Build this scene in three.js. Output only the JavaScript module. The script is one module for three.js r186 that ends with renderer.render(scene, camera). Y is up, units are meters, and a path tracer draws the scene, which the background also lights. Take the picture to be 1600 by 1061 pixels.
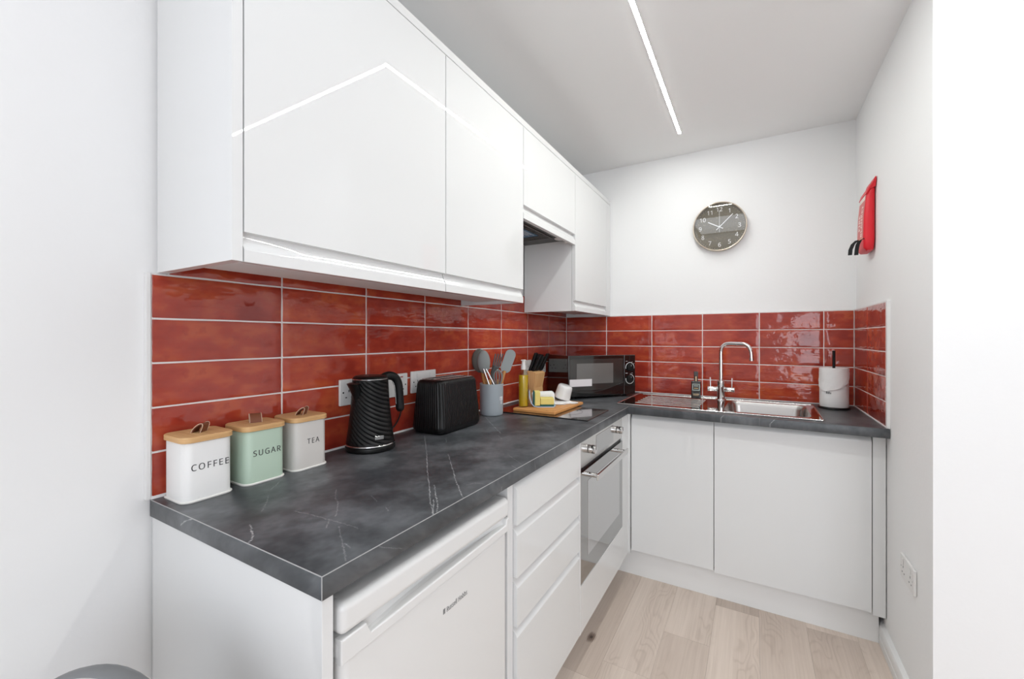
import * as THREE from 'three';
import { RoundedBoxGeometry } from 'three/addons/geometries/RoundedBoxGeometry.js';
import { TextGeometry } from 'three/addons/geometries/TextGeometry.js';
import { FontLoader } from 'three/addons/loaders/FontLoader.js';
import { RectAreaLightUniformsLib } from 'three/addons/lights/RectAreaLightUniformsLib.js';
import { mergeGeometries, mergeVertices, toCreasedNormals } from 'three/addons/utils/BufferGeometryUtils.js';

// ---------------------------------------------------------------- camera, sky, lights, exposure
const scene = new THREE.Scene();
const FOCAL = 652.0, W_PX = 1600, H_PX = 1061;
const camera = new THREE.PerspectiveCamera(2 * Math.atan(H_PX / 2 / FOCAL) * 180 / Math.PI, W_PX / H_PX, 0.05, 60);
camera.position.set(1.1732, 1.2740, 2.8148);
camera.rotation.set(0, 0.52441, 0);
camera.setViewOffset(W_PX, H_PX, 0, 3.57, W_PX, H_PX);   // small rise of the lens
const renderer = new THREE.WebGLRenderer({ antialias: true });
renderer.toneMapping = THREE.LinearToneMapping;
renderer.toneMappingExposure = 1.14;
renderer.shadowMap.enabled = true;
RectAreaLightUniformsLib.init();
const DAY = { sky: 0.9, left: 0.95, rear: 3.5 };                 // daylight through the rooflight and two windows
scene.background = new THREE.Color().setRGB(1.0, 1.04, 1.1).multiplyScalar(DAY.sky);     // bright overcast sky

// room sizes (metres): x from the long tiled wall, z from the tiled sink wall
const CEIL = 2.428, XW = 1.6436, ZW = -0.009, XL = -0.009, ZC = 1.084, ROOM_X = 3.5, ROOM_Z = 4.7, TOP = 0.91;
const SKY = { x0: 0.48, x1: 1.22, z0: 2.09, z1: 3.55 };
function areaLight(color, intensity, w, h, x, y, z) {           // faces straight down
  const l = new THREE.RectAreaLight(color, intensity, w, h);
  l.position.set(x, y, z); l.rotation.set(-Math.PI / 2, 0, 0);
  scene.add(l); return l;
}
areaLight(0xf1f6ff, DAY.sky, SKY.x1 - SKY.x0 - 0.1, SKY.z1 - SKY.z0 - 0.1, (SKY.x0 + SKY.x1) / 2, CEIL + 0.055, (SKY.z0 + SKY.z1) / 2);
const SIDE = { z0: 2.95, z1: 4.50, y0: 0.25, y1: 2.15 };        // window in the long wall, beside the camera
{
  const l = new THREE.RectAreaLight(0xf1f6ff, DAY.left, SIDE.z1 - SIDE.z0 - 0.12, SIDE.y1 - SIDE.y0 - 0.12);
  l.position.set(XL + 0.004, (SIDE.y0 + SIDE.y1) / 2, (SIDE.z0 + SIDE.z1) / 2); l.rotation.y = -Math.PI / 2; scene.add(l);
}
const REAR = { x0: 1.62, x1: 3.40, y0: 0.55, y1: 2.25 };        // window behind the camera
{
  const l = new THREE.RectAreaLight(0xf1f6ff, DAY.rear, REAR.x1 - REAR.x0 - 0.12, REAR.y1 - REAR.y0 - 0.12);
  l.position.set((REAR.x0 + REAR.x1) / 2, (REAR.y0 + REAR.y1) / 2, ROOM_Z - 0.004); scene.add(l);
}
const LED = { x: 0.8127, z0: 0.298, z1: 1.555, x1: 2.05, w: 0.015, glow: 60, power: 55, color: 0xf8fbf8 };

// ---------------------------------------------------------------- helpers
const used = new Map();
function numbered(name) {
  const n = used.get(name) ?? 0; used.set(name, n + 1);
  return n ? `${name}_${String(n).padStart(3, '0')}` : name;
}
function mesh(name, geo, mat, parent) {
  const o = new THREE.Mesh(geo, mat);
  o.name = parent ? name : numbered(name); o.castShadow = o.receiveShadow = true;
  (parent ?? scene).add(o); return o;
}
function tag(o, label, category, group) {
  o.userData.label = label; o.userData.category = category;
  if (group) o.userData.group = group;
  return o;
}
function thing(name, label, category, pos = [0, 0, 0], turn = 0, group) {
  const o = new THREE.Group(); o.name = numbered(name); scene.add(o);
  o.position.set(...pos); o.rotation.y = turn;
  return tag(o, label, category, group);
}
function structure(name, geo, mat) { const o = mesh(name, geo, mat); o.userData.kind = 'structure'; return o; }
function rng(seed) { let s = seed | 0; return () => { s = (s + 0x6d2b79f5) | 0; let t = Math.imul(s ^ (s >>> 15), 1 | s); t = (t + Math.imul(t ^ (t >>> 7), 61 | t)) ^ t; return ((t ^ (t >>> 14)) >>> 0) / 4294967296; }; }
// box between two corners with rounded edges, in metres
function bx(x0, x1, y0, y1, z0, z1, r = 0, seg = 2) {
  const w = x1 - x0, h = y1 - y0, d = z1 - z0;
  const g = r > 0 ? new RoundedBoxGeometry(w, h, d, seg, Math.min(r, w / 2.01, h / 2.01, d / 2.01)) : new THREE.BoxGeometry(w, h, d);
  g.translate((x0 + x1) / 2, (y0 + y1) / 2, (z0 + z1) / 2); return g;
}
function plain(g) { const o = g.index ? g.toNonIndexed() : g; for (const k of Object.keys(o.attributes)) if (!['position', 'normal', 'uv'].includes(k)) o.deleteAttribute(k); return o; }
function join(...gs) { return mergeGeometries(gs.flat().map(plain), false); }
function worldUV(g, scale = 1) {                                   // uv in metres by the way each face points
  const p = g.attributes.position, n = g.attributes.normal, uv = new Float32Array(p.count * 2);
  for (let i = 0; i < p.count; i++) {
    const ax = Math.abs(n.getX(i)), ay = Math.abs(n.getY(i)), az = Math.abs(n.getZ(i));
    const [u, v] = ay >= ax && ay >= az ? [p.getX(i), p.getZ(i)] : ax >= az ? [p.getZ(i), p.getY(i)] : [p.getX(i), p.getY(i)];
    uv[2 * i] = u * scale; uv[2 * i + 1] = v * scale;
  }
  g.setAttribute('uv', new THREE.BufferAttribute(uv, 2)); return g;
}
function creased(g, angle) { const o = toCreasedNormals(g.scale(1000, 1000, 1000), angle); o.scale(0.001, 0.001, 0.001); return o; }   // the helper joins points by hundredths of a unit
const shapeOf = (pts) => new THREE.Shape(pts.map(([a, b]) => new THREE.Vector2(a, b)));
// outline in (x, y) pulled along z from z0 to z1
function alongZ(pts, z0, z1, crease = 0.5, bevel = 0) {
  const g = new THREE.ExtrudeGeometry(shapeOf(pts), { depth: z1 - z0 - 2 * bevel, bevelEnabled: bevel > 0, bevelSize: bevel, bevelThickness: bevel, bevelOffset: -bevel, bevelSegments: 2, curveSegments: 8 });
  g.translate(0, 0, z0 + bevel); return creased(g, crease);
}
function lathe(pts, seg = 48) { return new THREE.LatheGeometry(pts.map(([r, y]) => new THREE.Vector2(r, y)), seg); }
function cyl(r0, r1, h, x, y, z, seg = 24) { const g = new THREE.CylinderGeometry(r1, r0, h, seg); g.translate(x, y + h / 2, z); return g; }
function tube(pts, r, seg = 24, rad = 10, closed = false, tension = 0.5) {
  const c = new THREE.CatmullRomCurve3(pts.map((p) => new THREE.Vector3(...p)), closed, 'catmullrom', tension);
  return new THREE.TubeGeometry(c, seg, r, rad, closed);
}
function bar(a, b, r0, r1 = r0, seg = 14) {                          // tapered round bar from a to b
  const A = new THREE.Vector3(...a), B = new THREE.Vector3(...b), d = B.clone().sub(A);
  const g = new THREE.CylinderGeometry(r1, r0, d.length(), seg);
  g.applyQuaternion(new THREE.Quaternion().setFromUnitVectors(new THREE.Vector3(0, 1, 0), d.clone().normalize()));
  g.translate(...A.add(B).multiplyScalar(0.5).toArray()); return g;
}
function roundRect(w, h, r, n = 5) {                                 // outline points, centred
  const out = [];
  for (const [cx, cy, a0] of [[w / 2 - r, h / 2 - r, 0], [-w / 2 + r, h / 2 - r, 1], [-w / 2 + r, -h / 2 + r, 2], [w / 2 - r, -h / 2 + r, 3]])
    for (let i = 0; i <= n; i++) { const a = (a0 + i / n) * Math.PI / 2; out.push([cx + r * Math.cos(a), cy + r * Math.sin(a)]); }
  return out;
}
// rings of equal point counts joined into a skin; capped where asked
function loft(rings, capStart = true, capEnd = true, crease = 0.7) {
  const n = rings[0].length, pos = [], idx = [], uv = [];
  rings.forEach((r, k) => r.forEach((p, i) => { pos.push(...p); uv.push(i / n, k / (rings.length - 1)); }));
  for (let k = 0; k < rings.length - 1; k++) for (let i = 0; i < n; i++) {
    const a = k * n + i, b = k * n + (i + 1) % n, c = a + n, d = b + n; idx.push(a, b, c, b, d, c);
  }
  const cap = (k, flip) => {
    const c = rings[k].reduce((s, p) => s.map((v, j) => v + p[j] / n), [0, 0, 0]), at = pos.length / 3;
    pos.push(...c); uv.push(0.5, 0.5);
    for (let i = 0; i < n; i++) { const a = k * n + i, b = k * n + (i + 1) % n; flip ? idx.push(b, a, at) : idx.push(a, b, at); }
  };
  if (capStart) cap(0, true);
  if (capEnd) cap(rings.length - 1, false);
  const g = new THREE.BufferGeometry();
  g.setAttribute('position', new THREE.Float32BufferAttribute(pos, 3));
  g.setAttribute('uv', new THREE.Float32BufferAttribute(uv, 2));
  g.setIndex(idx); g.computeVertexNormals();
  return creased(g, crease);
}
// flat strip of given width (along z) and thickness following points in (x, y)
function ribbon(path, width, th, z = 0) {
  return loft(path.map(([x, y], i) => {
    const a = path[Math.max(0, i - 1)], b = path[Math.min(path.length - 1, i + 1)], l = Math.hypot(b[0] - a[0], b[1] - a[1]) || 1, nx = -(b[1] - a[1]) / l * th, ny = (b[0] - a[0]) / l * th;
    return [[x, y, z - width / 2], [x, y, z + width / 2], [x + nx, y + ny, z + width / 2], [x + nx, y + ny, z - width / 2]];
  }), true, true, 0.6);
}
const font = await new FontLoader().loadAsync('fonts/droid/droid_sans_regular.typeface.json');
const fontBold = await new FontLoader().loadAsync('fonts/droid/droid_sans_bold.typeface.json');
function textGeo(text, size, { depth = 0.0006, bold = false, spacing = 0, center = true, stretch = 1 } = {}) {
  const parts = []; let x = 0;
  for (const ch of text) {
    const f = bold ? fontBold : font, adv = (f.data.glyphs[ch]?.ha ?? 500) / f.data.resolution * size;
    if (ch !== ' ') { const g = new TextGeometry(ch, { font: f, size, depth, curveSegments: 4, bevelEnabled: false }); g.translate(x, 0, 0); parts.push(g); }
    x += adv + spacing;
  }
  const g = join(parts); g.computeBoundingBox();
  const b = g.boundingBox; if (center) g.translate(-(b.min.x + b.max.x) / 2, -(b.min.y + b.max.y) / 2, 0);
  g.scale(stretch, 1, 1); return g;
}

// ---------------------------------------------------------------- computed textures
function lattice(n, seed) { const r = rng(seed), a = new Float32Array(n * n); for (let i = 0; i < a.length; i++) a[i] = r(); return a; }
function noise2(nx, ny, seed) {                                      // tiling value noise on 0..1
  const a = lattice(Math.max(nx, ny), seed), s = (t) => t * t * t * (t * (t * 6 - 15) + 10), m = Math.max(nx, ny);
  return (u, v) => {
    const x = u * nx, y = v * ny, i = Math.floor(x), j = Math.floor(y), fx = s(x - i), fy = s(y - j);
    const w = (k, n) => ((k % n) + n) % n, g = (p, q) => a[w(q, ny) * m + w(p, nx)];
    return (g(i, j) * (1 - fx) + g(i + 1, j) * fx) * (1 - fy) + (g(i, j + 1) * (1 - fx) + g(i + 1, j + 1) * fx) * fy;
  };
}
function fbm(nx, ny, oct, seed, gain = 0.5) {
  const fs = []; let norm = 0; for (let o = 0; o < oct; o++) { fs.push(noise2(nx << o, ny << o, seed + o * 17)); norm += gain ** o; }
  return (u, v) => { let s = 0; for (let o = 0; o < oct; o++) s += fs[o](u, v) * gain ** o; return s / norm; };
}
function dataTex(w, h, fn, srgb = false, ru = 1, rv = 1) {            // fn(u, v) -> [r, g, b] in 0..1
  const d = new Uint8Array(w * h * 4);
  for (let j = 0, k = 0; j < h; j++) for (let i = 0; i < w; i++, k += 4) {
    const c = fn(i / w, j / h); d[k] = c[0] * 255; d[k + 1] = c[1] * 255; d[k + 2] = c[2] * 255; d[k + 3] = 255;
  }
  const t = new THREE.DataTexture(d, w, h, THREE.RGBAFormat);
  t.wrapS = t.wrapT = THREE.RepeatWrapping; t.magFilter = THREE.LinearFilter; t.minFilter = THREE.LinearMipmapLinearFilter; t.generateMipmaps = true;
  if (srgb) t.colorSpace = THREE.SRGBColorSpace;
  t.repeat.set(ru, rv); t.needsUpdate = true; return t;
}
function canvasTex(w, h, draw, srgb = true) {
  const c = document.createElement('canvas'); c.width = w; c.height = h; draw(c.getContext('2d'), w, h);
  const t = new THREE.CanvasTexture(c); if (srgb) t.colorSpace = THREE.SRGBColorSpace; return t;
}
const mix = (a, b, t) => a.map((v, i) => v + (b[i] - v) * t), clamp = (x) => Math.min(1, Math.max(0, x)), smooth = (a, b, x) => { const t = clamp((x - a) / (b - a)); return t * t * (3 - 2 * t); };

// glazed handmade tile: mottled red glaze, 0.6 m x 0.3 m of it
const tileMap = (() => {
  const big = fbm(6, 5, 4, 11), brush = fbm(8, 24, 3, 23), spots = fbm(24, 14, 3, 37), hue = fbm(4, 4, 3, 51);
  const dark = [0.575, 0.195, 0.155], mid = [0.67, 0.255, 0.185], warm = [0.76, 0.36, 0.22], pink = [0.64, 0.27, 0.225];
  return dataTex(1024, 512, (u, v) => {
    const b = big(u, v) * 0.88 + brush(u, v) * 0.12, s = spots(u, v);
    let c = mix(dark, mid, smooth(0.25, 0.52, b)); c = mix(c, warm, smooth(0.5, 0.72, b) * 0.75);
    c = mix(c, pink, smooth(0.55, 0.75, hue(u, v)) * 0.5); return mix(c, dark, smooth(0.66, 0.85, s) * 0.3);
  }, true, 1 / 0.6, 1 / 0.3);
})();
const tileBump = (() => {
  const a = fbm(7, 5, 2, 71), b = fbm(18, 11, 3, 83), c = fbm(10, 26, 2, 97), calm = fbm(5, 4, 2, 61);
  return dataTex(1024, 512, (u, v) => { const k = smooth(0.35, 0.7, calm(u, v)), h = a(u, v) * 0.55 + (b(u, v) * 0.30 + c(u, v) * 0.15) * (0.25 + 0.75 * k); return [h, h, h]; }, false, 1 / 0.6, 1 / 0.3);
})();
// dark stone-effect laminate: x 0..1.7, z 0..2.47, veins where they run
const VEINS = [[[0.127,1.648],[0.291,1.821],[0.39,1.931],[0.472,2.017],[0.546,2.097],[0.599,2.15]],[[0.493,2.022],[0.541,2.072],[0.576,2.107],[0.603,2.141]],[[0.553,2.093],[0.603,2.153]],[[0.206,1.621],[0.254,1.68]],[[0.349,1.788],[0.438,1.882],[0.51,1.96],[0.564,2.013],[0.602,2.051]],[[0.126,2.182],[0.176,2.24]],[[0.207,2.265],[0.242,2.287],[0.285,2.323]],[[0.237,2.09],[0.23,2.143]],[[0.307,2.159],[0.352,2.196],[0.383,2.212],[0.421,2.244],[0.438,2.26]],[[0.343,2.286],[0.393,2.28],[0.438,2.277],[0.481,2.274],[0.522,2.273]],[[0.444,2.279],[0.467,2.303]],[[0.484,2.288],[0.538,2.322],[0.572,2.344],[0.6,2.363]],[[0.549,2.325],[0.57,2.33]],[[0.326,2.367],[0.356,2.381],[0.367,2.385],[0.392,2.398],[0.4,2.411]],[[0.412,2.147],[0.451,2.163]],[[0.49,2.176],[0.512,2.188]],[[0.351,1.499],[0.394,1.54]],[[0.517,1.704],[0.599,1.766]],[[0.578,1.79],[0.605,1.807]],[[0.562,1.982],[0.571,1.96],[0.598,1.953]],
  [[0.109,1.221],[0.21,1.33],[0.351,1.475]],[[0.40,1.22],[0.46,1.27]],[[1.016,0.666],[1.059,0.622]],[[1.196,0.62],[1.198,0.656]],[[1.235,0.655],[1.264,0.62]],[[0.202,2.41],[0.156,2.436]],[[0.607,2.30],[0.633,2.27]],[[0.607,1.70],[0.64,1.72]],[[0.62,1.9],[0.641,1.93]],[[0.46,0.62],[0.52,0.60]],[[0.3,0.7],[0.34,0.73]]];
const STRONG = new Set([0, 1, 2, 4, 13, 20, 22, 24, 25]);
const worktopMap = (() => {
  const W = 1536, H = 2048, cloud = fbm(9, 12, 5, 131), cloud2 = fbm(30, 42, 3, 151), fine = fbm(160, 210, 2, 171);
  return canvasTex(W, H, (g) => {
    const im = g.createImageData(W, H), d = im.data;
    for (let j = 0, k = 0; j < H; j++) for (let i = 0; i < W; i++, k += 4) {
      const u = i / W, v = j / H, c = smooth(0.3, 0.7, cloud(u, v)) * 0.42 + smooth(0.3, 0.72, cloud2(u, v)) * 0.42 + fine(u, v) * 0.28;
      const t = c * 50; d[k] = 51 + t; d[k + 1] = 54 + t; d[k + 2] = 57 + t; d[k + 3] = 255;
    }
    g.putImageData(im, 0, 0);
    const r = rng(9); g.lineCap = 'round';
    VEINS.forEach((pts, n) => {
      const p = pts.map(([x, z]) => [x / 1.7 * W, (1 - z / 2.47) * H]);
      for (let k = 0; k < p.length - 1; k++) {
        const steps = 10;
        for (let s = 0; s < steps; s++) {
          const a = s / steps, b = (s + 1) / steps, jx = (r() - 0.5) * 3, jy = (r() - 0.5) * 3;
          const A = [p[k][0] + (p[k + 1][0] - p[k][0]) * a, p[k][1] + (p[k + 1][1] - p[k][1]) * a], B = [p[k][0] + (p[k + 1][0] - p[k][0]) * b, p[k][1] + (p[k + 1][1] - p[k][1]) * b];
          const al = (STRONG.has(n) ? 0.62 : 0.30) * (0.45 + 0.55 * r());
          g.strokeStyle = `rgba(206,206,204,${al})`; g.lineWidth = (STRONG.has(n) ? 1.9 : 1.6) * (0.6 + 0.7 * r());
          g.beginPath(); g.moveTo(A[0] + jx * 0.3, A[1] + jy * 0.3); g.lineTo(B[0] + jx, B[1] + jy); g.stroke();
        }
      }
    });
  });
})();
worktopMap.wrapS = worktopMap.wrapT = THREE.RepeatWrapping;
const stoneBump = (() => { const a = fbm(20, 20, 5, 201); return dataTex(512, 512, (u, v) => { const h = a(u, v); return [h, h, h]; }, false, 2, 2); })();
// pale limed oak: 0.72 m across x 1.44 m along
const oakMap = (() => {
  const figure = fbm(8, 4, 3, 301), streak = fbm(160, 3, 3, 311), pores = fbm(240, 14, 2, 321), tone = fbm(9, 2, 3, 331);
  return dataTex(1024, 1024, (u, v) => {
    const ring = Math.sin((figure(u, v) * 9 + u * 7) * Math.PI * 2) * 0.5 + 0.5;
    const s = streak(u, v) * 0.24 + pores(u, v) * 0.16 + tone(u, v) * 0.42 + ring ** 4 * 0.22 * smooth(0.42, 0.62, tone(u, v));
    const acrossKnot = (u - 0.5) * 0.72, alongKnot = (v - 0.5) * 1.44, knotRing = Math.hypot(acrossKnot / 0.009, alongKnot / 0.016) + (pores(u, v) - 0.5) * 1.1 + (tone(u * 3 % 1, v * 9 % 1) - 0.5) * 0.8;      // the single oak knot seen in the board by the oven
    const c = mix([0.875, 0.815, 0.765], [0.73, 0.66, 0.605], clamp((s - 0.2) * 1.25));
    return mix(mix(c, [0.50, 0.42, 0.37], smooth(2.4, 1.0, knotRing) * 0.8), [0.30, 0.24, 0.21], smooth(0.9, 0.4, knotRing));
  }, true, 1 / 0.72, 1 / 1.44);
})();
const boardMap = (() => { const s = fbm(3, 60, 3, 401), f = fbm(4, 6, 2, 409); return dataTex(512, 512, (u, v) => mix([0.86, 0.68, 0.46], [0.74, 0.53, 0.32], clamp(s(u, v) * 0.9 + f(u, v) * 0.3 - 0.2)), true, 4, 4); })();
const plaster = (() => { const a = fbm(60, 60, 4, 501); return dataTex(512, 512, (u, v) => { const h = a(u, v); return [h, h, h]; }, false, 1.2, 1.2); })();
const clothBump = (() => { const a = fbm(12, 12, 4, 521); return dataTex(256, 256, (u, v) => { const h = a(u, v); return [h, h, h]; }, false); })();

// ---------------------------------------------------------------- materials
const std = (o) => new THREE.MeshStandardMaterial(o), phys = (o) => new THREE.MeshPhysicalMaterial(o);
const rgb = (r, g, b) => new THREE.Color().setRGB(r, g, b);
const M = {
  wall: std({ color: rgb(0.88, 0.88, 0.875), roughness: 0.9, bumpMap: plaster, bumpScale: 0.0003 }),
  ceiling: std({ color: rgb(0.92, 0.92, 0.915), roughness: 0.95 }),
  trim: std({ color: rgb(0.84, 0.84, 0.83), roughness: 0.35 }),
  gloss: phys({ color: rgb(0.765, 0.77, 0.765), roughness: 0.6, specularIntensity: 0, clearcoat: 1, clearcoatRoughness: 0.012 }),
  satin: std({ color: rgb(0.78, 0.78, 0.775), roughness: 0.4 }),
  carcass: std({ color: rgb(0.78, 0.78, 0.775), roughness: 0.5 }),
  dark: std({ color: rgb(0.02, 0.02, 0.02), roughness: 0.7 }),
  grout: std({ color: rgb(0.80, 0.76, 0.74), roughness: 0.85 }),
  tile: std({ map: tileMap, roughness: 0.06, bumpMap: tileBump, bumpScale: 0.0045 }),
  worktop: std({ map: worktopMap, roughness: 0.36, bumpMap: stoneBump, bumpScale: 0.0004 }),
  plank: [[1, 1, 1], [0.90, 0.885, 0.875], [1.05, 1.05, 1.05], [0.80, 0.78, 0.765]].map((c) => std({ map: oakMap, color: rgb(...c), roughness: 0.42 })),
  steel: std({ color: rgb(0.62, 0.61, 0.59), metalness: 1, roughness: 0.22 }),
  sinkSteel: std({ color: rgb(0.50, 0.48, 0.46), metalness: 1, roughness: 0.26 }),
  sinkDeck: std({ color: rgb(0.50, 0.48, 0.46), metalness: 1, roughness: 0.07 }),
  steelBright: std({ color: rgb(0.66, 0.65, 0.64), metalness: 1, roughness: 0.09 }),
  chrome: std({ color: rgb(0.82, 0.82, 0.82), metalness: 1, roughness: 0.05 }),
  black: phys({ color: rgb(0.006, 0.006, 0.006), roughness: 0.34, specularIntensity: 0.55 }),
  blackMatt: phys({ color: rgb(0.008, 0.008, 0.008), roughness: 0.45, specularIntensity: 0.5 }),
  blackGloss: phys({ color: rgb(0.008, 0.008, 0.008), roughness: 0.12, clearcoat: 1, clearcoatRoughness: 0.02 }),
  whitePlastic: std({ color: rgb(0.80, 0.79, 0.77), roughness: 0.3 }),
  fridge: phys({ color: rgb(0.78, 0.78, 0.77), roughness: 0.35, clearcoat: 0.5, clearcoatRoughness: 0.15 }),
  ink: std({ color: rgb(0.05, 0.05, 0.05), roughness: 0.6 }),
  greyInk: std({ color: rgb(0.25, 0.25, 0.25), roughness: 0.5 }),
  whiteInk: std({ color: rgb(0.85, 0.85, 0.85), roughness: 0.5 }),
  lidWood: std({ map: boardMap, color: rgb(1.15, 1.3, 1.5), roughness: 0.5 }),
  board: std({ map: boardMap, color: rgb(1.12, 0.96, 0.78), roughness: 0.5 }),
  blockWood: std({ map: boardMap, color: rgb(1.12, 1.22, 1.35), roughness: 0.55 }),
  leather: std({ color: rgb(0.20, 0.065, 0.03), roughness: 0.55 }),
  stitch: std({ color: rgb(0.75, 0.6, 0.45), roughness: 0.8 }),
  edgeLine: std({ color: rgb(0.42, 0.42, 0.42), roughness: 0.35 }),
  coffee: std({ color: rgb(0.85, 0.845, 0.83), roughness: 0.42 }),
  sugar: std({ color: rgb(0.49, 0.62, 0.50), roughness: 0.42 }),
  tea: std({ color: rgb(0.65, 0.62, 0.585), roughness: 0.42 }),
  rimCream: std({ color: rgb(0.80, 0.79, 0.75), roughness: 0.4 }),
  crock: std({ color: rgb(0.36, 0.40, 0.43), roughness: 0.38 }),
  silicone: std({ color: rgb(0.135, 0.14, 0.125), roughness: 0.55 }),
  siliconeDark: std({ color: rgb(0.10, 0.11, 0.11), roughness: 0.55 }),
  beech: std({ map: boardMap, color: rgb(0.85, 0.72, 0.58), roughness: 0.5 }),
  yellow: std({ color: rgb(0.80, 0.68, 0.22), roughness: 0.9, bumpMap: clothBump, bumpScale: 0.001 }),
  green: std({ color: rgb(0.03, 0.14, 0.12), roughness: 0.95, bumpMap: clothBump, bumpScale: 0.001 }),
  paleBlue: std({ color: rgb(0.42, 0.56, 0.74), roughness: 0.4 }),
  paper: std({ color: rgb(0.82, 0.82, 0.81), roughness: 0.9, bumpMap: clothBump, bumpScale: 0.0006 }),
  china: phys({ color: rgb(0.82, 0.82, 0.81), roughness: 0.25, clearcoat: 0.6, clearcoatRoughness: 0.1 }),
  glass: phys({ color: 0xffffff, roughness: 0.0, transmission: 1, thickness: 0, ior: 1.5 }),
  soap: phys({ color: rgb(0.80, 0.62, 0.02), roughness: 0.08, transmission: 0.35, thickness: 0.02, ior: 1.36, attenuationColor: rgb(0.9, 0.7, 0.04), attenuationDistance: 0.06 }),
  bottle: phys({ color: rgb(0.97, 0.95, 0.88), roughness: 0.03, transmission: 1, thickness: 0, ior: 1.45 }),
  gold: std({ color: rgb(0.62, 0.47, 0.30), metalness: 1, roughness: 0.25 }),
  red: std({ color: rgb(0.72, 0.008, 0.022), roughness: 0.42 }),
  chairGrey: std({ color: rgb(0.17, 0.175, 0.18), roughness: 0.5 }),
  piping: std({ color: rgb(0.55, 0.54, 0.52), roughness: 0.5 }),
};

// ---------------------------------------------------------------- the room
const tall = CEIL + 0.30;
const wallLeft = structure('wall_left', worldUV(join(bx(XL - 0.12, XL, 0, tall, ZW - 0.12, SIDE.z0), bx(XL - 0.12, XL, 0, tall, SIDE.z1, ROOM_Z + 0.12), bx(XL - 0.12, XL, 0, SIDE.y0, SIDE.z0, SIDE.z1), bx(XL - 0.12, XL, SIDE.y1, tall, SIDE.z0, SIDE.z1))), M.wall);
{
  const { z0, z1, y0, y1 } = SIDE, xa = XL - 0.06, xb = XL, f = 0.06;
  const w = new THREE.Group(); w.name = 'window_3'; w.userData.kind = 'structure'; scene.add(w);
  mesh('window_frame', join(bx(xa, xb, y0, y0 + f, z0, z1), bx(xa, xb, y1 - f, y1, z0, z1), bx(xa, xb, y0 + f, y1 - f, z0, z0 + f), bx(xa, xb, y0 + f, y1 - f, z1 - f, z1)), M.trim, w);
  mesh('window_pane', bx(xa + 0.025, xa + 0.031, y0 + f, y1 - f, z0 + f, z1 - f), M.glass, w);
}
const wallBack = structure('wall_back', worldUV(bx(XL, XW, 0, tall, ZW - 0.12, ZW)), M.wall);
const wallRight = structure('wall_right', worldUV(bx(XW, ROOM_X, 0, tall, ZW - 0.12, ZC)), M.wall);     // ends in the outside corner
structure('wall_far_right', worldUV(bx(ROOM_X, ROOM_X + 0.12, 0, tall, ZC, ROOM_Z + 0.12)), M.wall);
{
  const { x0, x1, y0, y1 } = REAR, za = ROOM_Z, zb = ROOM_Z + 0.06, f = 0.06;
  structure('wall_behind', worldUV(join(bx(XL, x0, 0, tall, za, za + 0.12), bx(x1, ROOM_X, 0, tall, za, za + 0.12), bx(x0, x1, 0, y0, za, za + 0.12), bx(x0, x1, y1, tall, za, za + 0.12))), M.wall);
  const w = new THREE.Group(); w.name = 'window_2'; w.userData.kind = 'structure'; scene.add(w);
  mesh('window_frame', join(bx(x0, x1, y0, y0 + f, za, zb), bx(x0, x1, y1 - f, y1, za, zb), bx(x0, x0 + f, y0 + f, y1 - f, za, zb), bx(x1 - f, x1, y0 + f, y1 - f, za, zb)), M.trim, w);
  mesh('window_pane', bx(x0 + f, x1 - f, y0 + f, y1 - f, za + 0.025, za + 0.031), M.glass, w);
}
{
  const s = shapeOf([[XL, ZW], [ROOM_X, ZW], [ROOM_X, ROOM_Z], [XL, ROOM_Z]]);
  s.holes.push(new THREE.Path([[SKY.x0, SKY.z0], [SKY.x0, SKY.z1], [SKY.x1, SKY.z1], [SKY.x1, SKY.z0]].map((p) => new THREE.Vector2(...p))));
  const g = new THREE.ExtrudeGeometry(s, { depth: 0.1, bevelEnabled: false });
  g.rotateX(Math.PI / 2); g.translate(0, CEIL + 0.1, 0);
  structure('ceiling', worldUV(g), M.ceiling);
  // rooflight over the open room
  const fr = 0.05, y0 = CEIL + 0.07, y1 = CEIL + 0.12, { x0, x1, z0, z1 } = SKY;
  const win = new THREE.Group(); win.name = 'window_1'; win.userData.kind = 'structure'; scene.add(win);
  mesh('window_frame', join(bx(x0, x1, y0, y1, z0, z0 + fr), bx(x0, x1, y0, y1, z1 - fr, z1), bx(x0, x0 + fr, y0, y1, z0 + fr, z1 - fr), bx(x1 - fr, x1, y0, y1, z0 + fr, z1 - fr)), M.trim, win);
  mesh('window_pane', bx(x0 + fr, x1 - fr, y0 + 0.02, y0 + 0.026, z0 + fr, z1 - fr), M.glass, win);
}
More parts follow.
